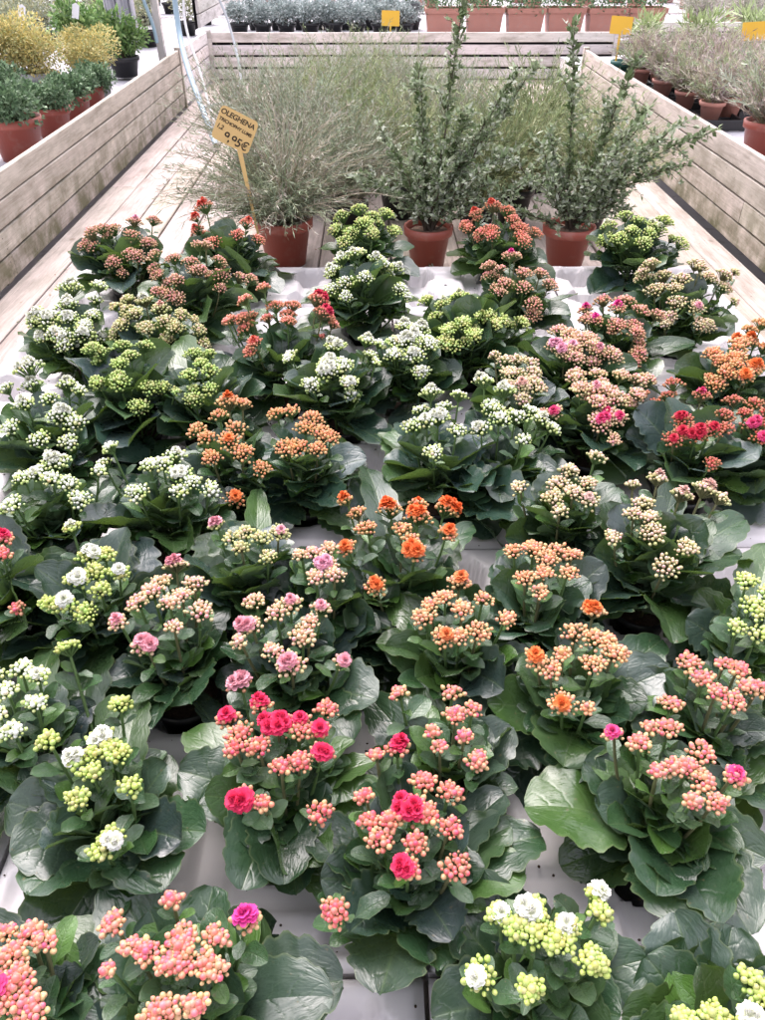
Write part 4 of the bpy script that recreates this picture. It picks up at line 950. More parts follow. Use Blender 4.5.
def wispy(name, label, group, h, spread, nstr, cols, seed, potm, pr=.105, ph=.18, droop=.6, needle=True, lean=(0, 0), nl=14, nlen=.022, prune=False):
    rng.seed(seed)
    t = thing(name, label, 'shrub', (0, 0, 0), 0, group)
    big_pot(t, potm, pr, pr * .72, ph)
    st = Acc(); lf = Acc()
    for i in range(nstr):
        az = rng.uniform(0, 2 * PI); rr = abs(rng.gauss(0, .02))
        el = R(rng.uniform(32, 88)); L = h * rng.uniform(.55, 1.08)
        p = np.array((rr * math.cos(az), rr * math.sin(az), ph - .02)); n = 8
        out = unit((math.cos(az) + lean[0], math.sin(az) + lean[1], 0))
        P = [p]; e = el; aa = az
        for k in range(n):
            t_ = k / n
            dirv = out * math.cos(e) * spread + np.array((0, 0, math.sin(e))) + np.array((rng.gauss(0, .11), rng.gauss(0, .11), 0))
            P.append(P[-1] + unit(dirv) * L / n); e -= R(droop * 100) / n * (.4 + t_)
        P = np.array(P)
        if prune and np.any((P[:, 1] < .03) & (P[:, 0] < -.06) & (P[:, 0] > -.24) & (P[:, 2] > .40) & (P[:, 2] < .64)): continue
        c = np.array(cols[rng.randrange(len(cols))]) * rng.uniform(.7, 1.25)
        cc = c * np.array((1.05, .92, .85))
        V, F = tube(P, np.linspace(.0016, .0006, n + 1), 3); st.add(V, F, cc)
        if needle:
            for k in range(nl):
                f = rng.uniform(.18, 1.0) * n; j = min(n - 1, int(f)); q = P[j] + (P[j + 1] - P[j]) * (f - j)
                T = unit(P[j + 1] - P[j]); dd = unit(T * .9 + np.array((rng.gauss(0, .55), rng.gauss(0, .55), rng.gauss(.1, .45))))
                sprig_leaf(lf, q, dd, nlen * rng.uniform(.6, 1.5), nlen * .10 + .0010, c * rng.uniform(.75, 1.3))
    st.build('branches', M_TWIG, t)
    if needle: lf.build('foliage', M_SHRUB, t)
    return t

def leafy(name, label, group, branches, cols, seed, potm, pr=.10, ph=.17, leaf=.020, lw=.0115, dens=190, side=.15, extra=8):
    """small leaved shrub from explicit branch tips; each branch carries short side twigs set with leaves"""
    rng.seed(seed)
    t = thing(name, label, 'shrub', (0, 0, 0), 0, group)
    if potm: big_pot(t, potm, pr, pr * .72, ph)
    st = Acc(); lf = Acc()
    for k in range(extra):
        az = rng.uniform(0, 2 * PI); q = rng.uniform(.12, .34)
        branches = branches + [(q * math.cos(az) * 1.35, q * math.sin(az) * .8, rng.uniform(.22, .60), rng.uniform(.1, .6))]
    for bi, (tx, ty, tz, bow) in enumerate(branches):
        root = np.array((rng.gauss(0, .008), rng.gauss(0, .008), ph - .02)); tip = np.array((tx, ty, tz))
        mid = (root + tip) / 2 + np.array((tx * -.25 * bow, ty * -.25 * bow, .18 * bow * np.linalg.norm(tip - root)))
        P = bez(root, mid, tip, 14); P[1:-1] += nr.normal(0, .004, (12, 3))
        V, F = tube(P, np.linspace(.0048, .0012, 14), 5); st.add(V, F, (.085, .065, .05))
        Lb = np.linalg.norm(tip - root)
        for s_ in range(int(Lb * 46)):
            f = rng.uniform(.10, 1) * 13; j = min(12, int(f)); q = P[j] + (P[j + 1] - P[j]) * (f - j); T = unit(P[j + 1] - P[j])
            Ls = side * rng.uniform(.35, 1.15) * (1.15 - f / 13 * .75)
            dv = unit(T * .55 + np.array((rng.gauss(0, .6), rng.gauss(0, .6), rng.gauss(.1, .35))))
            e = q + dv * Ls + np.array((0, 0, -.1 * Ls)); m = (q + e) / 2 + np.array((0, 0, .01))
            Q = bez(q, m, e, 5); V, F = tube(Q, np.linspace(.0015, .0007, 5), 3); st.add(V, F, (.11, .085, .06))
            nl = max(4, int(Ls * dens))
            for k in range(nl):
                g = rng.random() * 4; jj = min(3, int(g)); w = Q[jj] + (Q[jj + 1] - Q[jj]) * (g - jj)
                dd = unit(unit(Q[-1] - Q[0]) * .6 + np.array((rng.gauss(0, .7), rng.gauss(0, .7), rng.gauss(.25, .5))))
                c = np.array(cols[rng.randrange(len(cols))]) * rng.uniform(.65, 1.35)
                sprig_leaf(lf, w, dd, leaf * rng.uniform(.6, 1.3), lw * rng.uniform(.7, 1.3), c)
        for k in range(int(Lb * dens * 1.7)):
            f = rng.uniform(.15, 1) * 13; j = min(12, int(f)); q = P[j] + (P[j + 1] - P[j]) * (f - j); T = unit(P[j + 1] - P[j])
            dd = unit(T * .6 + np.array((rng.gauss(0, .7), rng.gauss(0, .7), rng.gauss(.1, .6))))
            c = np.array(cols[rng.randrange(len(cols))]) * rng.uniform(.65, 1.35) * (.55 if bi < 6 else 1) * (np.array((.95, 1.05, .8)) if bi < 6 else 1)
            q = q + np.array((rng.gauss(0, .006), rng.gauss(0, .006), rng.gauss(0, .006)))
            sprig_leaf(lf, q, dd, leaf * rng.uniform(.9, 1.9), lw * rng.uniform(.9, 1.8), c)
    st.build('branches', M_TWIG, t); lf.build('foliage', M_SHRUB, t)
    return t

GREY = [(.25, .29, .19), (.33, .34, .26), (.19, .24, .15), (.40, .37, .31)]
GRN = [(.25, .31, .15), (.30, .36, .18), (.35, .37, .22), (.19, .25, .13)]
PALE = [(.36, .42, .32), (.43, .47, .38), (.29, .36, .26), (.42, .41, .35)]
o = wispy('feathery_shrub', 'arching feathery grey green shrub in a terracotta pot beside the ochre price sign', None, .50, 1.25, 760, GREY, 21, M_TERRA, .112, .185, .72, True, (-.45, .12), 22, .030, True)
o.location = (-.37, 3.22, DECK)
small = [(.27, .34, .20), (.37, .43, .29), (.50, .54, .43), (.19, .26, .13)]
o = leafy('small_leaved_shrub', 'tall small leaved shrub with one long upright leader, in the middle terracotta pot', None,
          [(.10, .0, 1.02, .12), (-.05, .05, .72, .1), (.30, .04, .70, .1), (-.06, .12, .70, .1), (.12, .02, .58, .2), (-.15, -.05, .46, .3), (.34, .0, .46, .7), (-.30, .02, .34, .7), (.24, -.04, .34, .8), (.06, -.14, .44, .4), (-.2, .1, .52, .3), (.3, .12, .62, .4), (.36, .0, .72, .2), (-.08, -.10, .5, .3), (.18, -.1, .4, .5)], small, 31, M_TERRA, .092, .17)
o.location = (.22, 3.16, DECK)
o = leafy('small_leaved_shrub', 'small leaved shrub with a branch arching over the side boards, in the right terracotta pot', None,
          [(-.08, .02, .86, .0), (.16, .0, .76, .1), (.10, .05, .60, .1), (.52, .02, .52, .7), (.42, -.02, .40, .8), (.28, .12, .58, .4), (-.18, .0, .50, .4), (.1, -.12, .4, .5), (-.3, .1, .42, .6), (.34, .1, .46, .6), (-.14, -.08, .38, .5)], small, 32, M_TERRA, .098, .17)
o.location = (.79, 3.16, DECK)
# mass of shrubs filling the bench behind
gA = wispy('feathery_shrub', 'x', 'feathery shrubs filling the bench behind the front pots', .50, .85, 420, GRN, 41, M_POT, .10, .17, .36, True, (0, 0), 24, .032)
gB = wispy('feathery_shrub', 'x', 'feathery shrubs filling the bench behind the front pots', .52, .85, 420, PALE + GREY, 42, M_POT, .10, .17, .38, True, (0, 0), 24, .028)
gC = wispy('feathery_shrub', 'x', 'feathery shrubs filling the bench behind the front pots', .56, .85, 420, PALE + GRN, 43, M_POT, .10, .17, .40, True, (0, 0), 26, .026)
spots = [
 (-.12, 3.55, 'B', 'grey green feathery shrub in a black pot just right of the terracotta potted one'),
 (.47, 3.62, 'A', 'green feathery shrub in a black pot between the two small leaved shrubs'),
 (.12, 3.85, 'A', 'green feathery shrub behind the tall small leaved shrub'),
 (.66, 3.78, 'A', 'yellow green feathery shrub behind the right terracotta pot'),
 (-.34, 3.95, 'B', 'pale feathery shrub behind the ochre price sign'),
 (-.10, 4.35, 'A', 'green feathery shrub in the middle of the shrub rows'),
 (.36, 4.30, 'B', 'grey green feathery shrub in the middle of the shrub rows'),
 (.84, 4.30, 'A', 'yellow green feathery shrub nearest the right side boards'),
 (-.42, 4.75, 'C', 'silvery feathery shrub at the left edge of the back rows'),
 (.08, 4.85, 'B', 'grey green feathery shrub behind the middle of the rows'),
 (.56, 4.85, 'C', 'silvery feathery shrub right of the long upright leader'),
 (-.25, 5.35, 'C', 'silvery feathery shrub on the back left of the rows'),
 (.25, 5.40, 'C', 'silvery feathery shrub at the back behind the long leader'),
 (.98, 3.62, 'A', 'green feathery shrub behind the arching small leaved shrub, close to the right side boards'),
 (-.62, 4.35, 'B', 'grey green feathery shrub furthest left behind the price sign'),
 (-.02, 5.85, 'C', 'last silvery feathery shrub before the far passage'),
]
tm = {'A': gA, 'B': gB, 'C': gC}; used = set()
for i, (sx, sy, k, lab) in enumerate(spots):
    g0 = tm[k]; rz = (i * 1.7) % 6.28; sc = (.80 if sy > 4.6 else .88) + .16 * ((i * 37) % 10) / 10
    if k not in used:
        used.add(k); g0.scale = (.9, .9, .9); g0.location = (sx, sy, DECK); g0.rotation_euler = (0, 0, rz); g0['label'] = lab
    else: copy_tree(g0, (sx, sy, DECK), rz, lab, None, sc)

# price sign with hand lettering
sg = thing('price_sign', 'ochre plastic plant label with handwritten name and price stuck in the feathery shrub', 'sign', (-.505, 3.08, .78))
def rounded_plate(w, h, r, th, n=6):
    pts = []
    for cx, cy, a0 in ((w / 2 - r, h / 2 - r, 0), (-w / 2 + r, h / 2 - r, 90), (-w / 2 + r, -h / 2 + r, 180), (w / 2 - r, -h / 2 + r, 270)):
        for k in range(n + 1):
            q = R(a0 + 90 * k / n); pts.append((cx + r * math.cos(q), cy + r * math.sin(q)))
    m = len(pts)
    V = [(x, y, 0) for x, y in pts] + [(x, y, -th) for x, y in pts]
    a = Acc(); a.add(V, [list(range(m))]); a.add(V, [list(range(2 * m - 1, m - 1, -1))]); a.add(V, [[i, i + m, (i + 1) % m + m, (i + 1) % m] for i in range(m)])
    return a
def make_sign(root, w, h, m, stake_len, texts=(), tilt=(68, 0, 0), zc=.3, stilt=None):
    plate = rounded_plate(w, h, .016 if texts else .006, .0016).build('sign_plate', m, root, False)
    plate.location = (0, 0, zc); plate.rotation_euler = tuple(R(v) for v in tilt)
    a = Acc(); ws = .009
    Vs = [(-ws, 0, -.0004), (ws, 0, -.0004), (ws * .4, -stake_len, -.0004), (-ws * .4, -stake_len, -.0004)]
    Vs = [(x, y - h / 2 + .002, z) for x, y, z in Vs] + [(x, y - h / 2 + .002, z - .002) for x, y, z in Vs]
    a.add(Vs, [(0, 3, 2, 1), (4, 5, 6, 7), (0, 1, 5, 4), (1, 2, 6, 5), (2, 3, 7, 6), (3, 0, 4, 7)])
    st = a.build('stake', m, root, False); st.location = plate.location; st.rotation_euler = tuple(R(v) for v in (stilt or tilt))
    for (txt, x, y, size, rot) in texts:
        cu = bpy.data.curves.new('lettering', 'FONT'); cu.body = txt; cu.size = size; cu.shear = .15; cu.extrude = .0002; cu.offset = .0004
        cu.materials.append(M_INK); cu.space_character = .95
        tmp = bpy.data.objects.new('tmp', cu); COL.objects.link(tmp)
        me = bpy.data.meshes.new_from_object(tmp.evaluated_get(bpy.context.evaluated_depsgraph_get()))
        bpy.data.objects.remove(tmp); me.name = 'lettering'
        ob = bpy.data.objects.new('lettering', me); COL.objects.link(ob); ob.parent = plate
        ob.location = (x, y, .0008); ob.rotation_euler = (0, 0, R(rot))
    return plate
make_sign(sg, .142, .118, M_SIGN, .33, [('OLEGHENA', -.068, .032, .0255, -2), ('TRICHOPHY LUMS', -.066, .009, .0160, -4), ('1,2', -.066, -.018, .022, -4), ('9,95\u20ac', -.034, -.046, .042, -3)], (78, 27, 4), .36, (80, -9, 0))

# yellow price cards further back
def card(x, y, z, w, h, sl, label, lean=0, rz=0):
    s = thing('price_card', label, 'sign', (x, y, z), R(rz), 'yellow price cards among the far plants')
    make_sign(s, w, h, M_YELLOW, sl, (), (72, lean, 0), sl * .9 + h / 2)
    return s

# ------------------------------------------------------------------ hoses, post and fleece at the far left corner
a = Acc(); board(a, -1.62, -1.57, 6.72, 6.77, SB, 2.6, 1, rng)
tag(a.build('timber_post', M_WALL_HAZE, None, False), 'thin pale timber post standing at the far end of the left side boards', 'post')
def hose(P, r, m, label, name='hose'):
    a = Acc(); V, F = tube(bezn(P, 60), r, 8); a.add(V, F)
    return tag(a.build(name, m), label, 'hose')
hose([(-1.42, 6.5, 2.5), (-1.38, 6.45, 1.6), (-1.36, 6.35, 1.15), (-1.26, 6.0, .95), (-1.08, 5.5, .72), (-.98, 5.2, .63)], .019, M_HOSE, 'thick pale blue hose hanging over the end of the left side boards')
hose([(-1.33, 6.62, 2.5), (-1.29, 6.6, 1.7), (-1.34, 6.5, 1.2), (-1.22, 6.2, .9), (-1.10, 5.8, .70), (-1.02, 5.5, .62)], .009, M_WHITE, 'thin white hose twisted beside the thick blue one')
hose([(-1.36, 7.6, 2.4), (-1.30, 7.45, 1.5), (-1.16, 7.3, 1.1), (-1.08, 7.1, .86), (-1.06, 6.95, .72), (-1.14, 6.7, .63), (-1.28, 6.5, .62)], .010, M_HOSEG, 'grey hose looping down in front of the far board wall')
hose([(-1.78, 6.7, 2.4), (-1.70, 6.7, 1.5), (-1.62, 6.68, 1.15), (-1.60, 6.66, 1.02)], .013, M_HOSE, 'blue hose hanging straight against the timber post')
a = Acc(); n = 40
ang = np.linspace(0, 1, n); zz = np.linspace(.99, 2.5, 12)
V = [( -2.02 + .22 * u + .012 * math.sin(u * 40), 6.9 + .03 * math.sin(u * 55 + z * 2), z) for z in zz for u in ang]
a.add(V, quadgrid(n - 1, 11)); 
tag(a.build('fleece_sheet', M_CLOTH), 'pale grey fleece sheet hanging in folds beside the timber post', 'sheet')

# ------------------------------------------------------------------ left bench plants
def bushy(name, label, group, potm, pr, ph, crown, cols, seed, leaf, lw, n, cat='plant', flat=.8, stems=True):
    """round leafy pot plant: leaves spread through several overlapping clumps"""
    rng.seed(seed)
    t = thing(name, label, cat, (0, 0, 0), 0, group)
    big_pot(t, potm, pr, pr * .75, ph, M_SOIL)
    lf = Acc(); st = Acc()
    cl = []
    for k in range(9):
        az = rng.uniform(0, 2 * PI); r = crown * rng.uniform(.1, .62)
        cl.append((np.array((r * math.cos(az), r * math.sin(az), ph + crown * flat * rng.uniform(.35, 1.0))), crown * rng.uniform(.34, .52), rng.uniform(.8, 1.2)))
    for c, r, b in cl:
        V, F = tube(bez((0, 0, ph - .02), (c[0] * .3, c[1] * .3, c[2] * .8), c, 5), np.linspace(.003, .0015, 5), 4); st.add(V, F, (.12, .10, .06))
        for i in range(n // 9):
            d = unit((rng.gauss(0, 1), rng.gauss(0, 1), rng.gauss(.25, .9))); p = c + d * r * rng.random() ** .4
            col = np.array(cols[rng.randrange(len(cols))]) * rng.uniform(.65, 1.3) * b
            sprig_leaf(lf, p, unit(d + np.array((rng.gauss(0, .5), rng.gauss(0, .5), rng.gauss(0, .5)))), leaf * rng.uniform(.6, 1.3), lw * rng.uniform(.7, 1.3), col)
    st.build('branches', M_TWIG, t); lf.build('foliage', M_SHRUB, t)
    return t
GL = [(.12, .20, .10), (.17, .27, .14), (.24, .34, .20), (.09, .15, .08)]
YEL = [(.60, .49, .17), (.68, .58, .26), (.54, .50, .22), (.44, .48, .22)]
LG = [(.16, .28, .08), (.22, .36, .12), (.30, .42, .16), (.12, .22, .08)]
b0 = bushy('leafy_pot_plant', 'dense green leafy plant in the largest terracotta pot by the left side boards', 'green plants in terracotta pots on the left bench', M_TERRA, .125, .19, .21, GL, 51, .026, .019, 2600, 'plant', .42)
b0.location = (-1.75, 4.14, SB)
labs = ['dense green leafy plant in the second terracotta pot from the front of the left bench', 'dense green leafy plant in the third terracotta pot from the front of the left bench', 'dense green leafy plant in the furthest terracotta pot against the left side boards']
for i, (x, y, s, l) in enumerate([(-1.74, 4.62, .80, labs[0]), (-1.74, 5.0, .78, labs[1]), (-1.75, 5.36, .74, labs[2]),
     (-2.18, 4.5, .95, 'green leafy plant in terracotta one row in from the left side boards'),
     (-2.10, 4.95, .9, 'green leafy plant in terracotta under the yellow shrubs'),
     (-2.08, 3.72, .8, 'terracotta potted plant cut off by the left edge of the photo, below the largest pot')]):
    copy_tree(b0, (x, y, SB), i * 1.3 + .5, l, None, s)
y0_ = bushy('yellow_shrub', 'bushy yellow shrub in a grey pot nearest the left side boards', 'yellow shrubs in grey pots on the left bench', M_GREYPOT, .10, .15, .26, YEL, 61, .018, .009, 9000, 'shrub', .62)
y0_.location = (-1.82, 5.75, SB)
for i, (x, y, s, l) in enumerate([(-2.14, 5.6, 1.22, 'yellow shrub second from the left side boards'), (-2.56, 5.6, 1.3, 'large golden yellow shrub in the middle of the yellow row'), (-2.95, 5.5, 1.15, 'yellow shrub cut off by the left edge of the photo')]):
    copy_tree(y0_, (x, y, SB), i * 2 + 1, l, None, s)
g1 = bushy('leafy_shrub', 'fresh green shrub in a black pot on a dark tray beside the fleece sheet', 'fresh green shrubs on the left bench', M_POT, .11, .13, .22, LG, 71, .045, .018, 1600, 'shrub', 1.0)
g1.location = (-1.84, 6.55, SB + .02)
for i, (x, y, s, l) in enumerate([(-2.2, 6.75, 1.1, 'fresh green shrub left of the one beside the fleece sheet'), (-2.15, 7.3, 1.0, 'fresh green shrub behind the pair on the dark tray')]):
    copy_tree(g1, (x, y, SB + .02), i * 2 + 1, l, None, s)
# hazy rows beyond, foliage colours lightened to carry the haze
h0 = bushy('low_bushy_plant', 'low grey green bushy plant far back on the left bench', 'low grey green plants far back on the left', M_POT, .09, .12, .22, [(.26, .30, .20), (.32, .34, .24), (.34, .33, .18)], 81, .03, .012, 900, 'plant', .8)
k = 0
for yy, nn in ((7.6, 6), (8.4, 7), (9.3, 8), (10.3, 8), (11.6, 9), (12.8, 9)):
    for i in range(nn):
        x = -2.1 - i * .46 + (.2 if k % 2 else 0)
        lab = 'low grey green bushy plant in the hazy rows far back on the left'
        if k == 0: h0.location = (x, yy, SB); h0['label'] = lab
        else: copy_tree(h0, (x, yy, SB), k * 1.1, lab, None, 1 + .2 * ((k * 7) % 5) / 5)
        k += 1
def small_tag(x, y, z, label, m=M_WHITE, w=.022, h=.085, rz=0, ry=12):
    a = Acc()
    V = [(-w / 2, 0, 0), (w / 2, 0, 0), (w / 2, 0, h * .85), (0, 0.002, h), (-w / 2, 0, h * .85)]
    V += [(x_, y_ + .0012, z_) for x_, y_, z_ in V]
    a.add(V, [(0, 1, 2, 3, 4)]); a.add(V, [(9, 8, 7, 6, 5)]); a.add(V, [(0, 5, 6, 1), (1, 6, 7, 2), (2, 7, 8, 3), (3, 8, 9, 4), (4, 9, 5, 0)])
    o = a.build('plant_label', m, None, False); o.location = (x, y, z); o.rotation_euler = (R(-15), R(ry), R(rz))
    return tag(o, label, 'label')
small_tag(-1.80, 4.02, SB + .175, 'long white plant label hanging over the rim of the largest terracotta pot', M_WHITE, .028, .15, 0, -28)
small_tag(-2.50, 6.5, SB + .38, 'white plant label between yellow and hazy plants, left one', M_WHITE, .05, .10)
small_tag(-2.15, 6.6, SB + .38, 'white plant label standing in the green shrubs above the yellow row', M_WHITE, .05, .10)
small_tag(-2.95, 6.7, SB + .38, 'white plant label at the far left above the yellow shrubs', M_WHITE, .06, .08)

# ------------------------------------------------------------------ right bench: trays of spiky grasses
def slot_tray(label, x, y, rz, w=.34, d=.52):
    t = thing('pot_tray', label, 'tray', (x, y, SB + .004), rz, 'black slotted trays on the right bench')
    a = Acc()
    for k in range(5):
        xx = -w / 2 + w * k / 4; board(a, xx - .008, xx + .008, -d / 2, d / 2, .0, .05 if k in (0, 4) else .03, 1, rng)
    for k in range(6):
        yy = -d / 2 + d * k / 5
        board(a, -w / 2 - .008, w / 2 + .008, yy - .007, yy + .007, .002, .055 if k in (0, 5) else .032, 0, rng)
    a.build('tray_frame', M_POT, t, False)
    return t
for i, (x, y) in enumerate([(1.92, 4.98), (1.90, 5.52), (1.88, 6.06), (1.86, 6.62), (2.32, 5.2), (2.32, 5.8)]):
    slot_tray('black slotted tray with small pots, %s on the right bench' % ['nearest the camera', 'second from the front', 'third from the front', 'at the far corner', 'in the second row front', 'in the second row back'][i], x, y, R(-2))
PUR = [(.42, .34, .32), (.34, .28, .27), (.42, .44, .28), (.30, .38, .22), (.50, .45, .38)]
s0 = wispy('spiky_grass', 'spiky purplish grass in a small terracotta pot on the nearest black tray', 'spiky grasses in small terracotta pots on the right bench', .26, .80, 170, PUR, 91, M_TERRAP, .066, .10, .45, True, (0, 0), 14, .042)
spg = [(1.93, 4.86), (1.90, 5.22), (1.88, 5.62), (1.85, 6.05), (2.08, 4.98), (2.10, 5.38), (2.05, 5.8), (2.04, 6.25), (2.32, 5.15), (2.36, 5.55), (2.34, 6.0), (2.6, 5.3), (2.62, 5.8), (2.3, 6.5), (2.66, 6.3), (2.9, 5.6), (2.95, 6.1)]
for i, (x, y) in enumerate(spg):
    row = 'in the row along the right side boards' if i < 4 else 'in the inner rows of the right bench'
    lab = ('spiky purplish grass in a small terracotta pot, number %s from the front along the side boards' % ['one', 'two', 'three', 'four'][i]) if i < 4 else 'spiky purplish grass in a small terracotta pot, ' + row
    if i == 0: s0.location = (x, y, SB + .03); s0['label'] = lab
    else: copy_tree(s0, (x, y, SB + .03), i * 1.9, lab, None, .92 + .25 * ((i * 7) % 6) / 6)
big = wispy('spiky_grass', 'large grey purple spiky grass in the big terracotta pot on the right bench', None, .38, 1.0, 300, PUR + PALE, 92, M_TERRA, .105, .17, .4, True, (0, 0), 14, .040)
big.location = (1.93, 4.12, SB)
o = wispy('spiky_grass', 'grey spiky grass in terracotta cut off by the right edge of the photo', None, .34, .8, 120, PUR, 93, M_TERRA, .10, .16, .4, True, (0, 0), 12, .040)
o.location = (2.02, 3.72, SB)
a = thing('storage_pot', 'dark green plastic pot at the far corner of the right bench', 'pot', (1.76, 6.22, SB)); big_pot(a, mat_plain('green_plastic', (.03, .12, .10), .5), .075, .062, .16, M_SOIL)
lg = bushy('strappy_plant', 'pale green strappy plant behind the spiky grasses', 'pale green plants behind the spiky grasses', M_TERRAP, .07, .11, .20, [(.36, .44, .22), (.44, .50, .30), (.28, .36, .16)], 95, .10, .014, 500, 'plant', 1.0)
for i, (x, y) in enumerate([(2.05, 6.75), (2.5, 6.8), (2.9, 6.6), (2.95, 7.0), (3.3, 6.2)]):
    if i == 0: lg.location = (x, y, SB)
    else: copy_tree(lg, (x, y, SB), i * 1.3, 'pale green strappy plant behind the spiky grasses', None, 1.05)
card(1.74, 6.32, SB, .15, .11, .34, 'yellow price card above the green pot at the corner of the right bench', 3, -6)
card(2.53, 5.95, SB, .16, .11, .34, 'yellow price card among the spiky grasses at the right edge', -4, -10)
# slatted wall behind the right bench
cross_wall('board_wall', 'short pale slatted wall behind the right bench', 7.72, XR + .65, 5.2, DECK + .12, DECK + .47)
PG = [(.52, .50, .46), (.42, .42, .36), (.58, .52, .50), (.36, .40, .28)]
s2 = wispy('spiky_grass', 'pale spiky grass on the far right bench', 'pale spiky grasses on the far right', .34, .9, 130, PG, 96, M_TERRAP, .075, .11, .45, True, (0, 0), 14, .05)
k = 0
for yy in (8.3, 9.0, 9.7):
    for i in range(4):
        x = 3.0 + i * .42 + (yy - 8.3) * .3
        if k == 0: s2.location = (x, yy, DECK + .30)
        else: copy_tree(s2, (x, yy, DECK + .30), k, 'pale spiky grass on the far right bench', None, 1.0 + .04 * (k % 4))
        k += 1

# ------------------------------------------------------------------ far bench: blue grey plants, black bucket, terracotta troughs
BG = [(.36, .43, .42), (.45, .51, .50), (.54, .58, .57), (.28, .34, .32)]
n0 = bushy('blue_grey_plant', 'blue grey bushy plant in a black pot on the far bench', 'blue grey plants in a row on the far bench', M_POT, .085, .10, .17, BG, 101, .030, .012, 1300, 'plant', .75)
k = 0
for yy in (8.3, 8.75):
    for i in range(8):
        x = -1.22 + i * .215 + (.1 if yy > 8.5 else 0)
        if k == 0: n0.location = (x, yy, DECK + .30)
        else: copy_tree(n0, (x, yy, DECK + .30), k * 1.7, 'blue grey bushy plant in a black pot on the far bench', None, .92 + .03 * (k % 5))
        k += 1
bk = bushy('leafy_pot_plant', 'dark grey round pot standing between the blue grey plants and the terracotta troughs', None, mat_plain('dark_grey_plastic', (.09, .09, .10), .5), .125, .22, .15, LG, 105, .04, .015, 300, 'pot plant', 1.2)
bk.location = (.32, 8.75, DECK + .30)
card(.16, 8.1, DECK + .30, .16, .12, .10, 'yellow price card hanging on the far wall beside the dark grey pot', 2, 3)

def trough(label, x, y, seed, first=None):
    t = thing('planter_trough', label, 'planter', (x, y, DECK + .30), 0, 'terracotta troughs in a row on the far bench')
    def box(w0, d0, w1, d1, z0, z1, a, flip=False):
        V = [(-w0, -d0, z0), (w0, -d0, z0), (w0, d0, z0), (-w0, d0, z0), (-w1, -d1, z1), (w1, -d1, z1), (w1, d1, z1), (-w1, d1, z1)]
        F = [(0, 1, 5, 4), (1, 2, 6, 5), (2, 3, 7, 6), (3, 0, 4, 7)]
        if flip: F = [f[::-1] for f in F]
        a.add(V, F)
    a = Acc(); box(.145, .10, .165, .12, 0, .17, a); box(.175, .13, .178, .133, .165, .205, a); box(.165, .12, .175, .13, .164, .165, a)
    box(.160, .115, .178, .133, .204, .205, a, True); box(.150, .105, .160, .115, .15, .205, a, True)
    pot = a.build('pot', M_TERRAP, t, False)
    a = Acc(); n = 8; X, Y = np.meshgrid(np.linspace(-.152, .152, n + 1), np.linspace(-.107, .107, n + 1)); a.add(np.stack([X.ravel(), Y.ravel(), .17 + nr.normal(0, .003, X.size)], 1), quadgrid(n, n)); a.build('soil', M_SOIL, pot)
    rng.seed(seed); lf = Acc()
    for i in range(1500):
        p = np.array((rng.uniform(-.19, .19), rng.uniform(-.15, .15), .17 + rng.random() ** .6 * .30 + .03 * math.sin(rng.uniform(0, 6))))
        col = np.array(GL[rng.randrange(4)]) * rng.uniform(.7, 1.6) * 1.25
        sprig_leaf(lf, p, (rng.gauss(0, .8), rng.gauss(0, .8), rng.gauss(.3, .7)), .035 * rng.uniform(.6, 1.2), .018, col)
    lf.build('foliage', M_SHRUB, t)
    return t
names = ['first from the dark grey pot', 'second from the dark grey pot', 'third from the dark grey pot', 'fourth from the dark grey pot', 'fifth from the dark grey pot', 'last on the right of the row']
tr = trough('terracotta trough with a clipped green hedge plant, ' + names[0], .66, 8.45, 7)
for i in range(1, 6):
    copy_tree(tr, (.66 + i * .375, 8.45 + .03 * (i % 2), DECK + .30), 0 if i % 2 else PI, 'terracotta trough with a clipped green hedge plant, ' + names[i])
f0 = bushy('hazy_green_shrub', 'pale green shrub on the furthest bench', 'pale shrubs on the furthest bench', M_TERRAP, .12, .18, .26, [(.24, .32, .16), (.34, .42, .24), (.42, .46, .32)], 111, .05, .02, 700, 'shrub', 1.0)  # leaf colours paled, distance haze painted in
k = 0
for yy in (10.9, 11.8, 12.8):
    for i in range(10):
        x = -1.2 + i * .62
        if k == 0: f0.location = (x, yy, DECK + .30)
        else: copy_tree(f0, (x, yy, DECK + .30), k, 'pale green shrub on the furthest bench', None, 1 + .05 * (k % 4))
        k += 1

# crumbs of potting soil on the trays
a = Acc(); rng.seed(5)
for i in range(900):
    px_, py_ = rng.choice(PLANTS)[3:5]
    an = rng.uniform(0, 6.28); r_ = rng.uniform(.07, .2); x_ = px_ + r_ * math.cos(an); y_ = py_ + r_ * math.sin(an)
    s_ = rng.uniform(.0008, .0026)
    V = SPH_LO[0] * np.array((s_, s_ * rng.uniform(.6, 1.4), s_ * .6)) + np.array((x_, y_, DECK + .0885))
    a.add(V, SPH_LO[1], (1, 1, 1))
b_ = Acc()
for i in range(170):
    x_ = rng.choice((rng.uniform(XL + .01, XL + .35), rng.uniform(XR - .35, XR - .01), rng.uniform(XL, XR))); y_ = rng.uniform(1.4, 6.2)
    c_ = rng.choice(((.20, .12, .07), (.10, .07, .05), (.30, .22, .10), (.14, .15, .07)))
    sprig_leaf(b_, np.array((x_, y_, DECK + .003)), (rng.gauss(0, 1), rng.gauss(0, 1), rng.uniform(0, .12)), rng.uniform(.005, .022), rng.uniform(.002, .009), c_, (0, 0, 1))
o2 = b_.build('fallen_leaves', M_SHRUB); o2['kind'] = 'stuff'; o2['label'] = 'small dry fallen leaves and scraps on the wooden deck'; o2['category'] = 'fallen leaves'
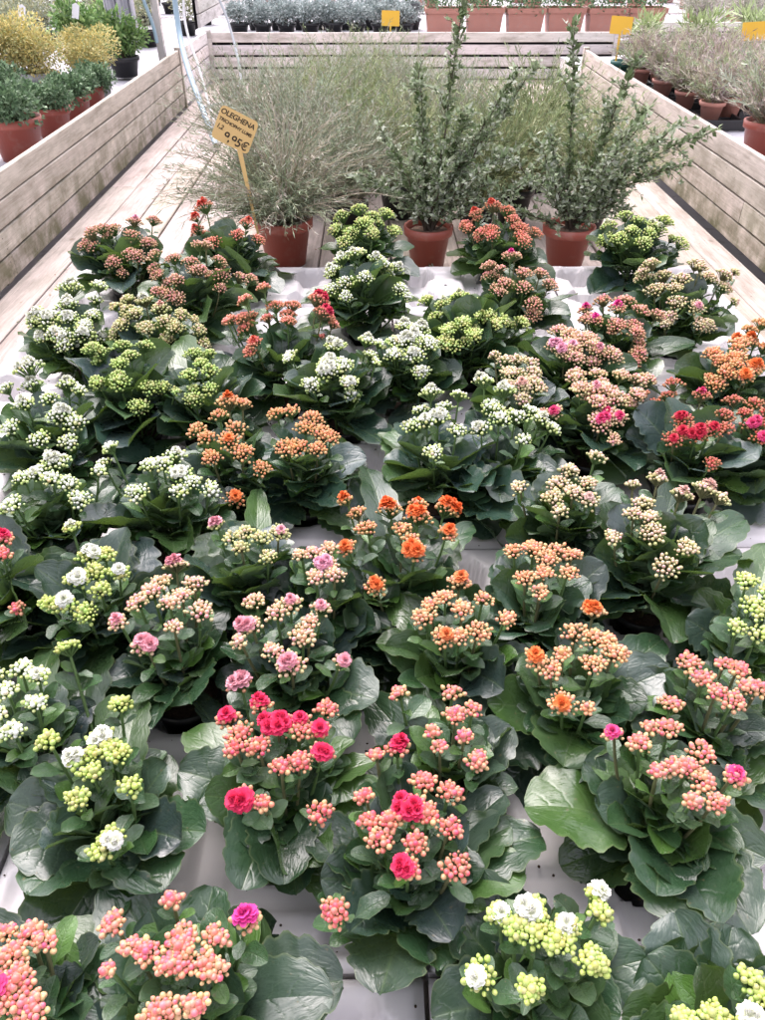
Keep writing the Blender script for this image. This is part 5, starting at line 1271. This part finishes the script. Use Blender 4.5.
o = a.build('soil_crumbs', M_SOIL); o['kind'] = 'stuff'; o['label'] = 'scattered crumbs of dark potting soil on the trays'; o['category'] = 'soil'

# ------------------------------------------------------------------ camera, light, world
cam = bpy.data.cameras.new('camera'); co = bpy.data.objects.new('camera', cam); COL.objects.link(co)
cam.sensor_fit = 'VERTICAL'; cam.sensor_height = 36; cam.sensor_width = 27; cam.lens = 36 * 770 / 1020
cam.clip_end = 200; cam.clip_start = .05
co.location = (0, 0, 1.75)
yaw = -math.atan(10.5 * math.cos(R(37.5)) / 770)
co.rotation_euler = (R(90 - 37.5), 0, yaw)
S.camera = co

SUN_EL, SUN_AZ = 58, 18            # azimuth measured from +Y towards -X
w = bpy.data.worlds.new('World'); S.world = w; w.use_nodes = True
nt = w.node_tree; nt.nodes.clear(); g = G(nt)
sky = g.n('ShaderNodeTexSky', sky_type='NISHITA', sun_disc=False, sun_elevation=R(SUN_EL), sun_rotation=R(-SUN_AZ), air_density=1.6, dust_density=4.0, ozone_density=1.0)
hs = g.n('ShaderNodeHueSaturation', {'Saturation': .30, 'Value': 2.6, 'Color': sky.outputs[0]})
tint = g.mix(1.0, hs.outputs[0], (1.05, .975, 1.05, 1), 'MULTIPLY')
bg = g.n('ShaderNodeBackground', {'Color': tint, 'Strength': .15})
out = g.n('ShaderNodeOutputWorld', {0: bg.outputs[0]})
sl = bpy.data.lights.new('sun', 'SUN'); so = bpy.data.objects.new('sun', sl); COL.objects.link(so)
sl.energy = 3.2; sl.angle = R(62); sl.color = (1, .955, .92)
dv = Vector((-math.sin(R(SUN_AZ)) * math.cos(R(SUN_EL)), math.cos(R(SUN_AZ)) * math.cos(R(SUN_EL)), math.sin(R(SUN_EL))))
so.rotation_mode = 'QUATERNION'; so.rotation_quaternion = dv.to_track_quat('Z', 'Y')
so.location = (0, 3, 6)

S.view_settings.view_transform = 'Standard'
S.view_settings.look = 'None'
S.view_settings.exposure = 0
S.view_settings.gamma = 1
S.cycles.max_bounces = 7; S.cycles.diffuse_bounces = 3; S.cycles.glossy_bounces = 3; S.cycles.transmission_bounces = 3
S.cycles.use_denoising = True
